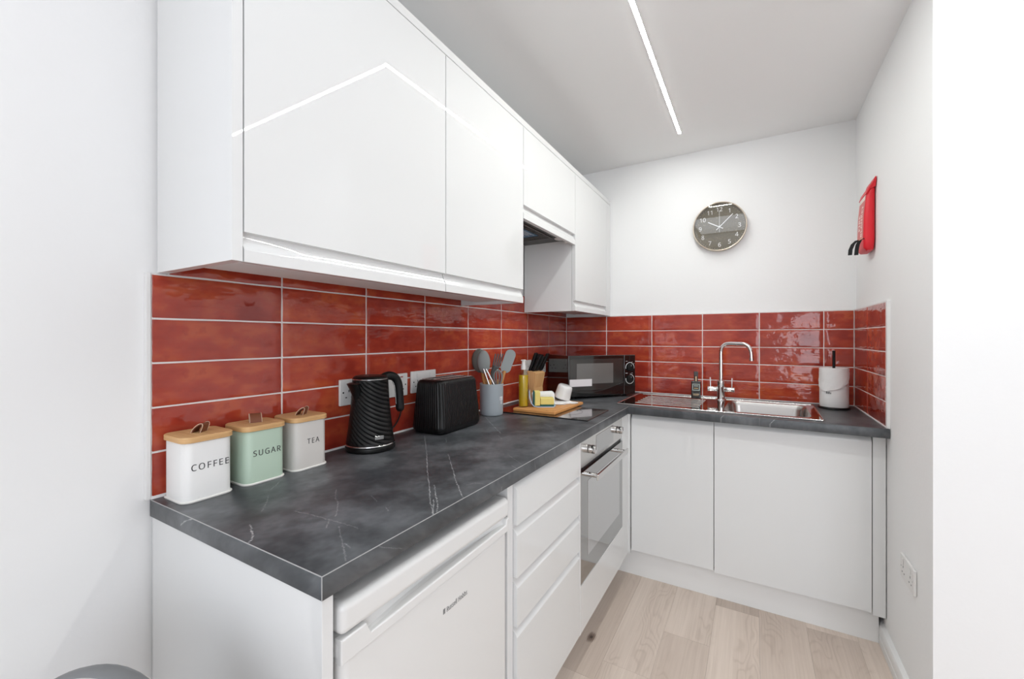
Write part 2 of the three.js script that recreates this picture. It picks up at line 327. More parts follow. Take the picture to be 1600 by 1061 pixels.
// floor: subfloor with single oak planks, running towards the sink wall
const floor = structure('floor', bx(XL - 0.1, ROOM_X + 0.1, -0.10, -0.008, ZW - 0.1, ROOM_Z + 0.1), M.dark);
{
  const r = rng(77), joints = { 2: [0.05, 1.319], 4: [-0.2, 0.92], 5: [0.61], 3: [-0.1], 6: [0.2] }, geos = new Map();
  for (let k = 0; k < 22; k++) {
    const x0 = Math.max(XL, 0.481 + (k - 2) * 0.1787), x1 = Math.min(ROOM_X, 0.481 + (k - 1) * 0.1787);
    if (x1 - x0 < 0.01) continue;
    let cuts = joints[k] ?? [r() * 1.1 - 0.1];
    const all = [ZW]; for (const c of cuts) if (c > ZW + 0.02) all.push(c);
    while (all[all.length - 1] + 1.22 < ROOM_Z) all.push(all[all.length - 1] + 1.22);
    all.push(ROOM_Z);
    for (let j = 0; j < all.length - 1; j++) {
      if (x0 > XW - 0.02 && all[j + 1] < ZC + 0.02) continue;
      const g = bx(x0 + 0.0003, x1 - 0.0003, -0.008, 0, all[j] + 0.0003, all[j + 1] - 0.0003);
      worldUV(g); const uv = g.attributes.uv, du = k === 2 ? 0.36 - 0.577 : r() * 3, dv = k === 2 ? 0.72 - 1.11 : r() * 3; for (let i = 0; i < uv.count; i++) uv.setXY(i, uv.getX(i) + du, uv.getY(i) + dv);
      const pick = { '2,1': 1, '2,0': 1, '3,0': 0, '3,1': 0, '4,0': 0, '4,1': 1, '4,2': 1, '5,0': 3, '5,1': 2, '6,1': 1, '7,1': 1 }[`${k},${j}`] ?? Math.floor(r() * 3);
      mesh('plank', g, M.plank[pick], floor);
    }
  }
}
// skirting on the short wall and round its outside corner
{
  const prof = (t) => [[0, 0], [t, 0], [t, 0.030], [t - 0.003, 0.032], [t - 0.003, 0.036], [t, 0.038], [t, 0.066], [t - 0.004, 0.076], [t - 0.012, 0.082], [0, 0.084]];
  const g = alongZ(prof(0.018).map(([a, y]) => [XW - a, y]).reverse(), 0.50, ZC + 0.018); structure('baseboard_right', g, M.trim);
  const g3 = worldUV(bx(XW, ROOM_X, 0, 0.084, ZC, ZC + 0.018, 0.004)); structure('baseboard_return', g3, M.trim);
  structure('baseboard_left', bx(XL, XL + 0.018, 0, 0.084, 2.409, ROOM_Z, 0.004), M.trim);
}
// tiled splashback: every tile its own piece on the wall it is fixed to
const P = 0.302, Q = 0.1011, JOINT = 0.0032, W = 1.6346;
function tileGeo(w, h, seed) {
  const nx = Math.max(4, Math.round(w / 0.02)), ny = 6, r = rng(seed), f1 = 2 + r() * 3, p1 = r() * 6, f2 = 1 + r() * 2, p2 = r() * 6, tiltU = (r() - 0.5) * 0.0007, tiltV = (r() - 0.5) * 0.0006;
  const us = [0, 0.0022 / w], vs = [0, 0.0022 / h]; for (let i = 1; i < nx; i++) us.push(0.0022 / w + (1 - 0.0044 / w) * i / nx); us.push(1 - 0.0022 / w, 1);
  for (let j = 1; j < ny; j++) vs.push(0.0022 / h + (1 - 0.0044 / h) * j / ny); vs.push(1 - 0.0022 / h, 1);
  const pos = [], uv = [], idx = [], du = r() * 5, dv = r() * 5, X = us.length, Y = vs.length;
  const put = (u, v, z) => { pos.push((u - 0.5) * w + (u > 0.05 && u < 0.95 ? 0 : (Math.sin(v * 7 + p1) * 0.0003)), (v - 0.5) * h + (v > 0.1 && v < 0.9 ? 0 : Math.sin(u * 9 + p2) * 0.0003), z); uv.push(u * w + du, v * h + dv); };
  for (const v of vs) for (const u of us) {
    const edge = (u === 0 || u === 1 || v === 0 || v === 1), wave = Math.sin(u * f1 + p1) * Math.sin(v * f2 * 2 + p2) * 0.0005 + tiltU * (u - 0.5) + tiltV * (v - 0.5);
    put(u, v, edge ? 0.0058 : 0.0082 + wave * (w / 0.3));
  }
  for (let j = 0; j < Y - 1; j++) for (let i = 0; i < X - 1; i++) { const a = j * X + i; idx.push(a, a + 1, a + X, a + 1, a + X + 1, a + X); }
  const ring = []; for (let i = 0; i < X; i++) ring.push(i); for (let j = 1; j < Y; j++) ring.push(j * X + X - 1); for (let i = X - 2; i >= 0; i--) ring.push((Y - 1) * X + i); for (let j = Y - 2; j > 0; j--) ring.push(j * X);
  const base = pos.length / 3; ring.forEach((k) => { pos.push(pos[3 * k], pos[3 * k + 1], 0); uv.push(uv[2 * k], uv[2 * k + 1]); });
  ring.forEach((k, n) => { const m = (n + 1) % ring.length, a = k, b = ring[m], c = base + n, d = base + m; idx.push(a, c, b, b, c, d); });
  const g = new THREE.BufferGeometry(); g.setAttribute('position', new THREE.Float32BufferAttribute(pos, 3)); g.setAttribute('uv', new THREE.Float32BufferAttribute(uv, 2)); g.setIndex(idx); g.computeVertexNormals(); return g;
}
const tileTints = [[1, 1, 1], [0.90, 0.86, 0.88], [1.06, 1.08, 1.0], [0.94, 0.92, 0.95], [1.0, 0.93, 0.93]].map((c) => { const m = M.tile.clone(); m.color = rgb(...c); return m; });
{
  const r = rng(5), cache = new Map();
  const geo = (w, h) => { const key = `${w.toFixed(3)},${h.toFixed(3)},${Math.floor(r() * 40)}`; if (!cache.has(key)) cache.set(key, tileGeo(w - JOINT, h - JOINT, 100 + cache.size * 7)); return cache.get(key); };
  function lay(parent, cols, rows, place) {
    for (let j = 0; j < rows; j++) for (let i = 0; i < cols.length - 1; i++) {
      const t = mesh('tile', geo(Math.abs(cols[i + 1] - cols[i]), Q), tileTints[Math.floor(r() * tileTints.length)], parent);
      place(t, (cols[i] + cols[i + 1]) / 2, TOP + 0.002 + (j + 0.5) * Q);
    }
  }
  const zc = [0]; for (let k = 0; k <= 7; k++) zc.push(0.2948 + k * P);
  lay(wallLeft, zc, 5, (t, a, y) => { t.position.set(XL + 0.001, y, a); t.rotation.y = Math.PI / 2; });
  lay(wallLeft, [...zc.slice(0, -1), 2.377], 1, (t, a, y) => { t.position.set(XL + 0.001, y + 5 * Q, a); t.rotation.y = Math.PI / 2; });
  lay(wallBack, [0, 0.2972, 0.5992, 0.9012, 1.2032, 1.5052, W], 5, (t, a, y) => t.position.set(a, y, ZW + 0.001));
  lay(wallRight, [0, 0.2984, 0.612], 5, (t, a, y) => { t.position.set(XW - 0.001, y, a); t.rotation.y = -Math.PI / 2; });
  const y1 = TOP + 5 * Q + 0.003;
  mesh('grout', join(bx(XL, XL + 0.0074, TOP, y1, 0, 2.4088), bx(XL, XL + 0.0074, y1, TOP + 6 * Q, 0, 2.3775)), M.grout, wallLeft);
  mesh('grout', bx(0, W, TOP, y1, ZW, ZW + 0.0074), M.grout, wallBack);
  mesh('grout', bx(XW - 0.0074, XW, TOP, y1, 0, 0.613), M.grout, wallRight);
  mesh('corner_grout', bx(-0.004, 0.001, TOP, y1, -0.004, 0.001), M.grout, wallBack);
  // white edge strips and the sealant line along the worktop
  structure('trim_1', bx(XL, 0.002, TOP, TOP + 5 * Q + 0.004, 2.4095, 2.4185, 0.001), M.trim);
  structure('trim_2', bx(W - 0.002, XW, TOP, y1 + 0.002, 0.613, 0.633, 0.001), M.trim);
  const bead = (pts, z0, z1) => alongZ(pts, z0, z1);
  structure('trim_3', bead([[-0.001, TOP], [0.005, TOP], [-0.001, TOP + 0.006]], 0.0, 2.4095), M.trim);
  structure('trim_4', bx(0, W, TOP, TOP + 0.004, -0.002, 0.003, 0.001), M.trim);
  structure('trim_5', bx(W - 0.003, W + 0.002, TOP, TOP + 0.005, 0.003, 0.633, 0.001), M.trim);
  structure('trim_6', bx(0.30, W, y1, y1 + 0.004, ZW, -0.001, 0.001), M.trim);
  structure('trim_7', bx(W + 0.001, XW, y1, y1 + 0.004, 0, 0.613, 0.001), M.trim);
}
// LED line let into the ceiling: one run along the cabinets, one turning into the room
{
  const t = thing('ceiling_light', 'slim glowing white LED line running along the ceiling in an L', 'ceiling light');
  const { x, z0, z1, x1, w } = LED, y = CEIL;
  mesh('light_housing', join(bx(x - w / 2 - 0.002, x + w / 2 + 0.002, y - 0.003, y - 0.0005, z0 - 0.002, z1 + w / 2 + 0.002), bx(x + w / 2, x1, y - 0.003, y - 0.0005, z1 - w / 2 - 0.002, z1 + w / 2 + 0.002)), M.trim, t);
  const glow = std({ color: 0xffffff, roughness: 0.6, emissive: new THREE.Color(LED.color), emissiveIntensity: LED.glow });
  mesh('light_diffuser', bx(x - w / 2, x + w / 2, y - 0.0036, y - 0.0030, z0, z1 + w / 2), glow, t);
  mesh('light_diffuser', bx(x + w / 2 + 0.0005, x1, y - 0.0036, y - 0.0030, z1 - w / 2, z1 + w / 2), glow, t);
  areaLight(LED.color, LED.power, w, z1 - z0, x, y - 0.0046, (z0 + z1) / 2);
  areaLight(LED.color, LED.power, x1 - x - w, w, (x + x1) / 2 + w / 2, y - 0.0046, z1);
}

// ---------------------------------------------------------------- fitted units
// front with a scooped finger pull along its top (base units) or bottom (wall units); d = outwards
const topPull = (b, t, th = 0.02) => [[0, b], [th, b], [th, t - 0.0275], [th, t - 0.026], [th - 0.003, t - 0.0205], [th - 0.0085, t - 0.014], [th - 0.0145, t - 0.008], [th - 0.0175, t - 0.003], [th - 0.0175, t], [0, t]];
const bottomPull = (b, t, th = 0.02) => [[0, b], [th, b], [th, b + 0.0225], [th, b + 0.0235], [th - 0.004, b + 0.030], [th - 0.010, b + 0.042], [th - 0.0135, b + 0.054], [th - 0.0135, b + 0.0565], [th, b + 0.058], [th, b + 0.0595], [th, t], [0, t]];
const frontX = (prof, x0, z0, z1) => alongZ(prof.map(([d, y]) => [x0 + d, y]), z0, z1, 0.6);            // faces +x
const frontZ = (prof, z0, x0, x1) => { const g = alongZ(prof.map(([d, y]) => [d, y]), -x1, -x0, 0.6); g.rotateY(-Math.PI / 2); g.translate(0, 0, z0); return g; };  // faces +z

const UB = 1.42, UT = 2.178, UTOP = 2.206, UX = 0.302;
// wall units along the long wall
tag(mesh('end_panel', bx(0.0025, 0.322, UB, UTOP, 2.3785, 2.3985, 0.0006), M.gloss), 'glossy white end panel closing the wall cabinets above the splashback', 'panel');
function wallUnit(z0, z1, label, { b = UB, voidBack = true, closedEnd = false, closedNear = false } = {}) {
  const t = thing('wall_cabinet', label, 'cabinet', [0, 0, 0], 0, 'glossy white wall cabinets'), x0 = voidBack ? 0.09 : 0.0025, y = b + 0.012, s = 0.016;
  mesh('bottom_panel', bx(x0, 0.30, y, y + s, z0 + (closedEnd ? s : 0), z1 - (closedNear ? s : 0)), M.carcass, t);
  mesh('side_panel', bx(closedEnd ? 0.0025 : x0, 0.30, closedEnd ? b : y + s, UT, z0, z0 + s, 0.0005), M.satin, t);
  mesh('side_panel', bx(closedNear ? 0.0025 : x0, 0.30, closedNear ? b : y + s, UT, z1 - s, z1, 0.0005), M.satin, t);
  mesh('top_panel', bx(0.0025, 0.30, UT - s, UT, z0 + s, z1 - s), M.carcass, t);
  mesh('back_panel', bx(x0, x0 + 0.006, y + s, UT - s, z0 + s, z1 - s), M.carcass, t);
  mesh('door', frontX(bottomPull(b, UT - 0.002), UX - 0.0, z0 + 0.0015, z1 - 0.0015), M.gloss, t);
  return t;
}
wallUnit(1.7665, 2.3775, 'wide glossy white wall cabinet next to the end panel, reflecting the LED line');
wallUnit(1.2460, 1.7655, 'narrower glossy white wall cabinet between the wide one and the extractor bay', { closedEnd: true });
{
  const t = thing('wall_cabinet', 'short glossy white wall cabinet above the extractor hood', 'cabinet', [0, 0, 0], 0, 'glossy white wall cabinets'), z0 = 0.6460, z1 = 1.2445, b = 1.784;
  mesh('bottom_panel', bx(0.0025, 0.30, 1.864, 1.88, z0, z1), M.carcass, t);
  mesh('top_panel', bx(0.0025, 0.30, UT - 0.016, UT, z0, z1), M.carcass, t);
  mesh('side_panel', bx(0.0025, 0.30, 1.88, UT - 0.016, z1 - 0.016, z1), M.satin, t);
  mesh('door', frontX(bottomPull(b, UT - 0.002), UX, z0 + 0.0015, z1 - 0.0015), M.gloss, t);
  // extractor let in underneath
  const h = thing('extractor_hood', 'dark built-in extractor hood with blue label under the short wall cabinet', 'extractor hood');
  mesh('body', join(bx(0.01, 0.30, 1.812, 1.862, z0 + 0.004, z1 - 0.004, 0.003)), std({ color: rgb(0.055, 0.05, 0.045), roughness: 0.35, metalness: 0.4 }), h);
  const f = mesh('filter', bx(0.05, 0.235, 1.807, 1.812, z0 + 0.11, z1 - 0.07, 0.001), std({ color: rgb(0.14, 0.125, 0.11), roughness: 0.35, metalness: 0.8 }), h);
  for (let k = 0; k < 14; k++) mesh('filter_slat', bx(0.06, 0.225, 1.8045, 1.8072, z0 + 0.125 + k * 0.0275, z0 + 0.137 + k * 0.0275, 0.001), std({ color: rgb(0.10, 0.09, 0.08), roughness: 0.35, metalness: 0.8 }), f);
  const energyLabel = mesh('energy_label', bx(0.09, 0.20, 1.8028, 1.8038, 0.86, 1.09), std({ map: canvasTex(256, 128, (g) => {
    g.fillStyle = '#3f6f92'; g.fillRect(0, 0, 256, 128); g.fillStyle = '#1d4f9e'; g.fillRect(0, 0, 40, 128); g.fillStyle = '#e8eef0'; for (let i = 0; i < 9; i++) g.fillRect(60 + i * 20, 26 + (i % 3) * 8, 8, 74);
  }), roughness: 0.5 }), h);
  for (const z of [0.715, 1.165]) mesh('lamp_lens', (() => { const g = new THREE.SphereGeometry(0.03, 20, 10); g.scale(0.8, 0.16, 1.2); g.translate(0.255, 1.809, z); return g; })(), M.whitePlastic, h);
  for (let k = 0; k < 4; k++) mesh('button', cyl(0.004, 0.004, 0.004, 0.262, 1.8075, 0.80 + k * 0.022, 10), M.steel, h);
  mesh('hinge_block', bx(0.262, 0.297, 1.796, 1.812, z0 + 0.004, z0 + 0.03, 0.002), M.whitePlastic, h);
}
wallUnit(0.0860, 0.6450, 'glossy white wall cabinet in the corner beside the clock wall', { closedNear: true });
{
  tag(mesh('filler_strip', bx(0.285, 0.322, UB, UT - 0.002, -0.006, 0.0835, 0.0008), M.gloss), 'narrow glossy white filler between corner wall cabinet and clock wall', 'filler');
  tag(mesh('cornice', bx(0.0025, 0.322, UT + 0.0008, UTOP, -0.006, 2.3778, 0.0008), M.gloss), 'long white top strip running above the wall cabinet doors', 'trim');
}

// base units: long run
const FX = 0.58, BT = 0.868, BB = 0.132;
tag(mesh('end_panel', bx(0.0005, 0.60, 0.0, 0.8715, 2.3865, 2.4065, 0.0008), M.gloss), 'large glossy white end panel of the base units beside the fridge', 'panel');
tag(mesh('support_panel', bx(0.0005, 0.588, 0.0, 0.8715, 1.7985, 1.8285, 0.0008), M.satin), 'white upright panel between the fridge and the drawers', 'panel');
{
  const t = thing('drawer_unit', 'glossy white unit of four drawers between fridge and oven', 'drawers'), z0 = 1.2960, z1 = 1.7965;
  mesh('carcass', join(bx(0.02, 0.57, BB, 0.8705, z0, z0 + 0.016), bx(0.02, 0.57, BB, 0.8705, z1 - 0.016, z1), bx(0.02, 0.57, BB, BB + 0.016, z0 + 0.016, z1 - 0.016), bx(0.02, 0.026, BB + 0.016, 0.8705, z0 + 0.016, z1 - 0.016), bx(0.55, 0.57, 0.82, 0.8705, z0 + 0.016, z1 - 0.016)), M.carcass, t);
  const tops = [BT, 0.742, 0.594, 0.456], bots = [0.7455, 0.5975, 0.4595, 0.135];
  for (let k = 0; k < 4; k++) mesh('drawer_front', frontX(topPull(bots[k], tops[k]), FX, z0 + 0.012, z1 - 0.0015), M.gloss, t);
  mesh('edge_strip', bx(0.57, 0.5995, BB, 0.8705, z0, z0 + 0.0105), M.satin, t);
}
{ // built-in oven
  const z0 = 0.7050, z1 = 1.2900, t = thing('built_in_oven', 'stainless built-in oven with mirrored door and bar handle', 'oven');
  mesh('body', bx(0.04, 0.575, 0.318, 0.868, z0 + 0.01, z1 - 0.01), M.dark, t);
  const p = mesh('control_panel', bx(0.576, 0.5975, 0.7665, 0.8695, z0, z1, 0.0012), M.steel, t);
  mesh('display', bx(0.5975, 0.5985, 0.778, 0.858, 0.86, 1.11, 0.0004), std({ color: rgb(0.48, 0.48, 0.48), metalness: 1, roughness: 0.12 }), p);
  for (const z of [0.795, 1.195]) { const k = mesh('knob', (() => { const g = lathe([[0, 0], [0.017, 0], [0.0175, 0.004], [0.0165, 0.006], [0.0165, 0.009], [0.0175, 0.011], [0.017, 0.027], [0.0155, 0.029], [0, 0.029]], 28); g.rotateZ(-Math.PI / 2); g.translate(0.5975, 0.822, z); return g; })(), M.steelBright, p); mesh('grip_line', bx(0.6265, 0.6275, 0.821, 0.838, z - 0.0008, z + 0.0008), M.ink, k); }
  mesh('vent_gap', bx(0.576, 0.590, 0.7485, 0.766, z0 + 0.004, z1 - 0.004), M.black, t);
  const d = mesh('oven_door', bx(0.576, 0.5985, 0.318, 0.748, z0, z1, 0.0012), std({ color: rgb(0.40, 0.40, 0.395), metalness: 1, roughness: 0.06 }), t);
  mesh('window', bx(0.5985, 0.5992, 0.40, 0.70, z0 + 0.055, z1 - 0.075, 0.0003), std({ color: rgb(0.60, 0.60, 0.60), metalness: 1, roughness: 0.05 }), d);
  mesh('edge_bead', bx(0.582, 0.5975, 0.318, 0.748, z0 - 0.0035, z0 - 0.0002), M.black, d);
  const h = mesh('handle', bx(0.641, 0.649, 0.712, 0.736, z0 + 0.075, z1 - 0.055, 0.002), M.steelBright, t);
  for (const z of [z0 + 0.10, z1 - 0.08]) mesh('handle_post', (() => { const g = cyl(0.009, 0.009, 0.043, 0, 0, 0, 20); g.rotateZ(-Math.PI / 2); g.translate(0.5985, 0.724, z); return g; })(), M.steelBright, h);
  const f = tag(mesh('cover_panel', bx(0.5765, 0.5995, BB, 0.3145, 0.7020, 1.2945, 0.0008), M.gloss), 'glossy white panel below the oven', 'panel');
  tag(mesh('corner_post', join(bx(0.5765, 0.5975, BB, 0.8705, 0.5965, 0.7005, 0.0008), bx(0.5765, 0.6085, BB, 0.8705, 0.5745, 0.5955, 0.0008)), M.gloss), 'white inside-corner post between the oven and the sink doors', 'filler');
}
{ // sink run: two doors and the filler by the wall
  const z = 0.56;
  const t = thing('sink_unit', 'glossy white base unit under the sink with two plain doors', 'cabinet');
  mesh('carcass', join(bx(0.61, 0.626, BB + 0.02, 0.8705, 0.02, 0.555), bx(1.58, 1.596, BB + 0.02, 0.8705, 0.02, 0.555), bx(0.626, 1.58, BB + 0.02, BB + 0.036, 0.02, 0.555), bx(0.626, 1.58, BB + 0.036, 0.70, 0.02, 0.026), bx(0.626, 1.58, 0.82, 0.8705, 0.535, 0.555)), M.carcass, t);
  mesh('door', frontZ(topPull(0.146, BT), z, 0.6125, 1.0065), M.gloss, t);
  mesh('door', frontZ(topPull(0.137, BT), z, 1.0095, 1.5965), M.gloss, t);
  tag(mesh('filler_strip', bx(1.5990, 1.6405, 0.128, 0.8695, 0.545, 0.583, 0.0008), M.gloss), 'narrow white filler between the sink doors and the side wall', 'filler');
  structure('baseboard_back', bx(0.5235, 1.6255, 0.0, 0.131, 0.5295, 0.5457, 0.0006), M.trim).userData.label = 'white plinth under the sink unit';
  structure('baseboard_plinth', bx(0.506, 0.5223, 0.0, 0.131, 0.5295, 1.797, 0.0006), M.trim).userData.label = 'white plinth under oven and drawers';
}
{ // under-counter fridge
  const z0 = 1.8420, z1 = 2.3740, t = thing('fridge', 'white under-counter fridge with recessed handle and grey lettering', 'fridge');
  mesh('body', bx(0.05, 0.548, 0.02, 0.838, z0 + 0.006, z1 - 0.006, 0.006), M.fridge, t);
  for (const x of [0.10, 0.50]) for (const z of [z0 + 0.05, z1 - 0.05]) mesh('foot', cyl(0.018, 0.018, 0.02, x, 0, z), M.black, t);
  mesh('gasket', bx(0.548, 0.556, 0.03, 0.80, z0 + 0.012, z1 - 0.012), std({ color: rgb(0.3, 0.3, 0.3), roughness: 0.8 }), t);
  const d = mesh('door', bx(0.556, 0.598, 0.022, 0.757, z0 + 0.004, z1 - 0.004, 0.016, 4), M.fridge, t);
  mesh('top_cap', bx(0.545, 0.603, 0.7895, 0.8425, z0, z1, 0.013, 4), M.fridge, t);
  const band = [[-z1 + 0.001, 0.745], [-z0 - 0.001, 0.752], [-z0 - 0.001, 0.786], [-z0 - 0.012, 0.786], [-z0 - 0.016, 0.772], [-z1 + 0.062, 0.765], [-z1 + 0.052, 0.786], [-z1 + 0.001, 0.786]];
  const bg = new THREE.ExtrudeGeometry(shapeOf(band), { depth: 0.012, bevelEnabled: true, bevelSize: 0.0025, bevelThickness: 0.003, bevelOffset: -0.0025, bevelSegments: 3 }); bg.rotateY(Math.PI / 2); bg.translate(0.587, 0, 0);
  const handle = mesh('handle_band', bg, M.fridge, t);
  mesh('band_corner', bx(0.556, 0.6005, 0.7455, 0.7865, z1 - 0.034, z1, 0.013, 4), M.fridge, handle);
  mesh('grip_recess', (() => { const n = 18, rings = []; for (let i = 0; i <= n; i++) { const u = i / n, z = z1 - 0.045 - u * (z1 - z0 - 0.055), dip = 0.020 * Math.sin(u * Math.PI) ** 0.8; rings.push([[0.598, 0.762, z], [0.594 - dip, 0.768, z], [0.588 - dip, 0.789, z], [0.57, 0.789, z], [0.56, 0.76, z]]); } return loft(rings, true, true, 0.6); })(), M.fridge, handle);
  const logo = textGeo('Russell Hobbs', 0.0105, { depth: 0.0005, stretch: 0.82 }); logo.rotateY(Math.PI / 2); logo.translate(0.5983, 0.6842, 2.066);
  mesh('lettering', logo, M.greyInk, d);
  const em = join([0, 1, 2].map((k) => bx(0.5983, 0.5988, 0.6795 , 0.6905, 2.1135 - k * 0.0024, 2.1150 - k * 0.0024, 0))); mesh('emblem', em, M.greyInk, d);
}
{ // L-shaped worktop with the sink cut-out
  const s = shapeOf([[0.0012, 0.001], [W - 0.003, 0.001], [W - 0.003, 0.6125], [1.6415, 0.634], [1.6415, 0.6375], [0.6062, 0.6175], [0.6062, 2.4112], [0.0012, 2.4112]]);
  s.holes.push(new THREE.Path([[1.040, 0.130], [1.040, 0.534], [1.416, 0.534], [1.416, 0.130]].map((p) => new THREE.Vector2(...p))));
  const b = 0.0014, g0 = new THREE.ExtrudeGeometry(s, { depth: 0.038 - 2 * b, bevelEnabled: true, bevelSize: b, bevelThickness: b, bevelOffset: -b, bevelSegments: 2 });
  g0.rotateX(Math.PI / 2); g0.translate(0, TOP - b, 0);
  const g = creased(g0, 0.9), p = g.attributes.position, uv = g.attributes.uv;
  for (let i = 0; i < p.count; i++) {                                  // laid over the edges without a break
    const drop = TOP - p.getY(i), x = p.getX(i), z = p.getZ(i);
    const ex = z > 0.64 && x > 0.604 ? drop : 0, ez = (x > 0.61 && z > 0.60) || z > 2.409 ? drop : 0;
    uv.setXY(i, (x + ex) / 1.7, (z + ez) / 2.47);
  }
  const top = tag(mesh('worktop', g, M.worktop), 'dark grey veined stone-effect worktop in an L shape', 'worktop');
  const e = 0.0011, line = (...a) => mesh('edge_line', bx(...a, 0.0003, 1), M.edgeLine, top);           // pale joint of the edging strip
  line(0.6062 - e, 0.6062 + 0.0003, TOP - e, TOP + 0.0003, 0.62, 2.4112); line(0.004, 0.6055, TOP - e, TOP + 0.0003, 2.4112 - e, 2.4115);
  line(0.6062 - e, 0.6065, TOP - 0.0375, TOP - e, 2.4112 - e, 2.4115);
}
{ // two-zone hob
  const t = thing('hob', 'narrow black glass hob set in the worktop under the chopping board', 'hob');
  mesh('glass_plate', bx(0.075, 0.556, TOP, TOP + 0.006, 0.795, 1.0965, 0.0015), M.blackGloss, t);
  for (const [x, r] of [[0.19, 0.072], [0.38, 0.09]]) mesh('cooking_zone', (() => { const g = new THREE.TorusGeometry(r, 0.0006, 6, 48); g.rotateX(Math.PI / 2); g.translate(x, TOP + 0.006, 0.945); return g; })(), std({ color: rgb(0.12, 0.12, 0.12), roughness: 0.4 }), t);
}

// ---------------------------------------------------------------- sink and tap
{
  const t = thing('kitchen_sink', 'inset stainless steel sink with ridged drainer on the left', 'sink', [0.9865, TOP, 0.3215], -0.022);
  const hw = 0.4555, hd = 0.2475, bowl = { x0: 0.062, x1: 0.420, z0: -0.178, z1: 0.198 };
  const outer = roundRect(2 * hw, 2 * hd, 0.012).map(([a, b]) => [a, b]), s = shapeOf(outer);
  const bc = [(bowl.x0 + bowl.x1) / 2, (bowl.z0 + bowl.z1) / 2], bw = bowl.x1 - bowl.x0, bd = bowl.z1 - bowl.z0;
  s.holes.push(new THREE.Path(roundRect(bw, bd, 0.05, 8).map(([a, b]) => new THREE.Vector2(a + bc[0], b + bc[1]))));
  const g = new THREE.ExtrudeGeometry(s, { depth: 0.0022, bevelEnabled: false, curveSegments: 8 }); g.rotateX(Math.PI / 2); g.translate(0, 0.0030, 0);
  mesh('deck', g, M.sinkDeck, t);
  mesh('rim', tube(roundRect(2 * hw, 2 * hd, 0.014, 4).map(([a, b]) => [a, 0.0032, b]), 0.0036, 160, 8, true, 0.1), M.steel, t);
  const ring = (inset, y, r) => roundRect(bw - 2 * inset, bd - 2 * inset, r, 8).map(([a, b]) => [a + bc[0], y, -b + bc[1]]);
  mesh('bowl', loft([ring(0, 0.0028, 0.05), ring(0.003, -0.004, 0.05), ring(0.008, -0.02, 0.05), ring(0.014, -0.10, 0.05), ring(0.022, -0.125, 0.05), ring(0.045, -0.137, 0.045), ring(0.09, -0.14, 0.04)].map((r) => r.slice().reverse()), false, true, 1.2), M.sinkSteel, t);
  mesh('waste', (() => { const q = lathe([[0, 0], [0.03, 0], [0.038, 0.002], [0.04, 0.001], [0.04, 0]], 28); q.translate(bc[0], -0.1405, bc[1]); return q; })(), M.chrome, t);
  for (let k = 0; k < 6; k++) mesh('drainer_ridge', (() => { const z = -0.125 + k * 0.056, q = new THREE.CapsuleGeometry(0.0042, 0.32, 4, 12); q.rotateZ(Math.PI / 2); q.scale(1, 0.7, 1); q.translate(-0.215, 0.003, z); return q; })(), M.sinkDeck, t);
  mesh('rear_ledge', tube([[-hw + 0.03, 0.003, -hd + 0.028], [0, 0.003, -hd + 0.028], [hw - 0.03, 0.003, -hd + 0.028]], 0.0035, 40, 8), M.steel, t);
}
{
  const t = thing('mixer_tap', 'chrome twin-lever mixer tap with square-arched spout', 'tap', [1.012, TOP + 0.0032, 0.135], -0.02);
  mesh('base_flange', lathe([[0, 0], [0.028, 0], [0.028, 0.003], [0.024, 0.006], [0, 0.006]], 36), M.chrome, t);
  mesh('body', lathe([[0.0, 0.004], [0.0205, 0.004], [0.0205, 0.108], [0.019, 0.112], [0, 0.112]], 36), M.chrome, t);
  const top = 0.325, sp = [[0, 0.10, 0], [0, 0.2, 0], [0, top - 0.05, 0], [0.004, top - 0.025, 0.002], [0.02, top - 0.006, 0.005], [0.046, top, 0.012], [0.09, top - 0.001, 0.024], [0.118, top - 0.003, 0.033], [0.138, top - 0.015, 0.040], [0.148, top - 0.035, 0.044], [0.152, top - 0.055, 0.046], [0.1535, top - 0.088, 0.047]];
  const s = mesh('spout', tube(sp, 0.0108, 90, 18, false, 0.4), M.chrome, t);
  mesh('aerator', cyl(0.0118, 0.0118, 0.014, 0.1535, top - 0.094, 0.047), M.steel, s);
  for (const d of [-1, 1]) {
    const a = mesh('lever_arm', (() => { const q = lathe([[0, 0], [0.0145, 0], [0.0145, 0.028], [0.0135, 0.029], [0.0145, 0.030], [0.0145, 0.052], [0.013, 0.054], [0, 0.054]], 28); q.rotateZ(-Math.PI / 2 * d); q.translate(d * 0.016, 0.062, 0); return q; })(), M.chrome, t);
    mesh('lever', bar([d * 0.055, 0.072, 0], [d * 0.056, 0.128, 0], 0.0036, 0.003), M.chrome, a);
  }
}
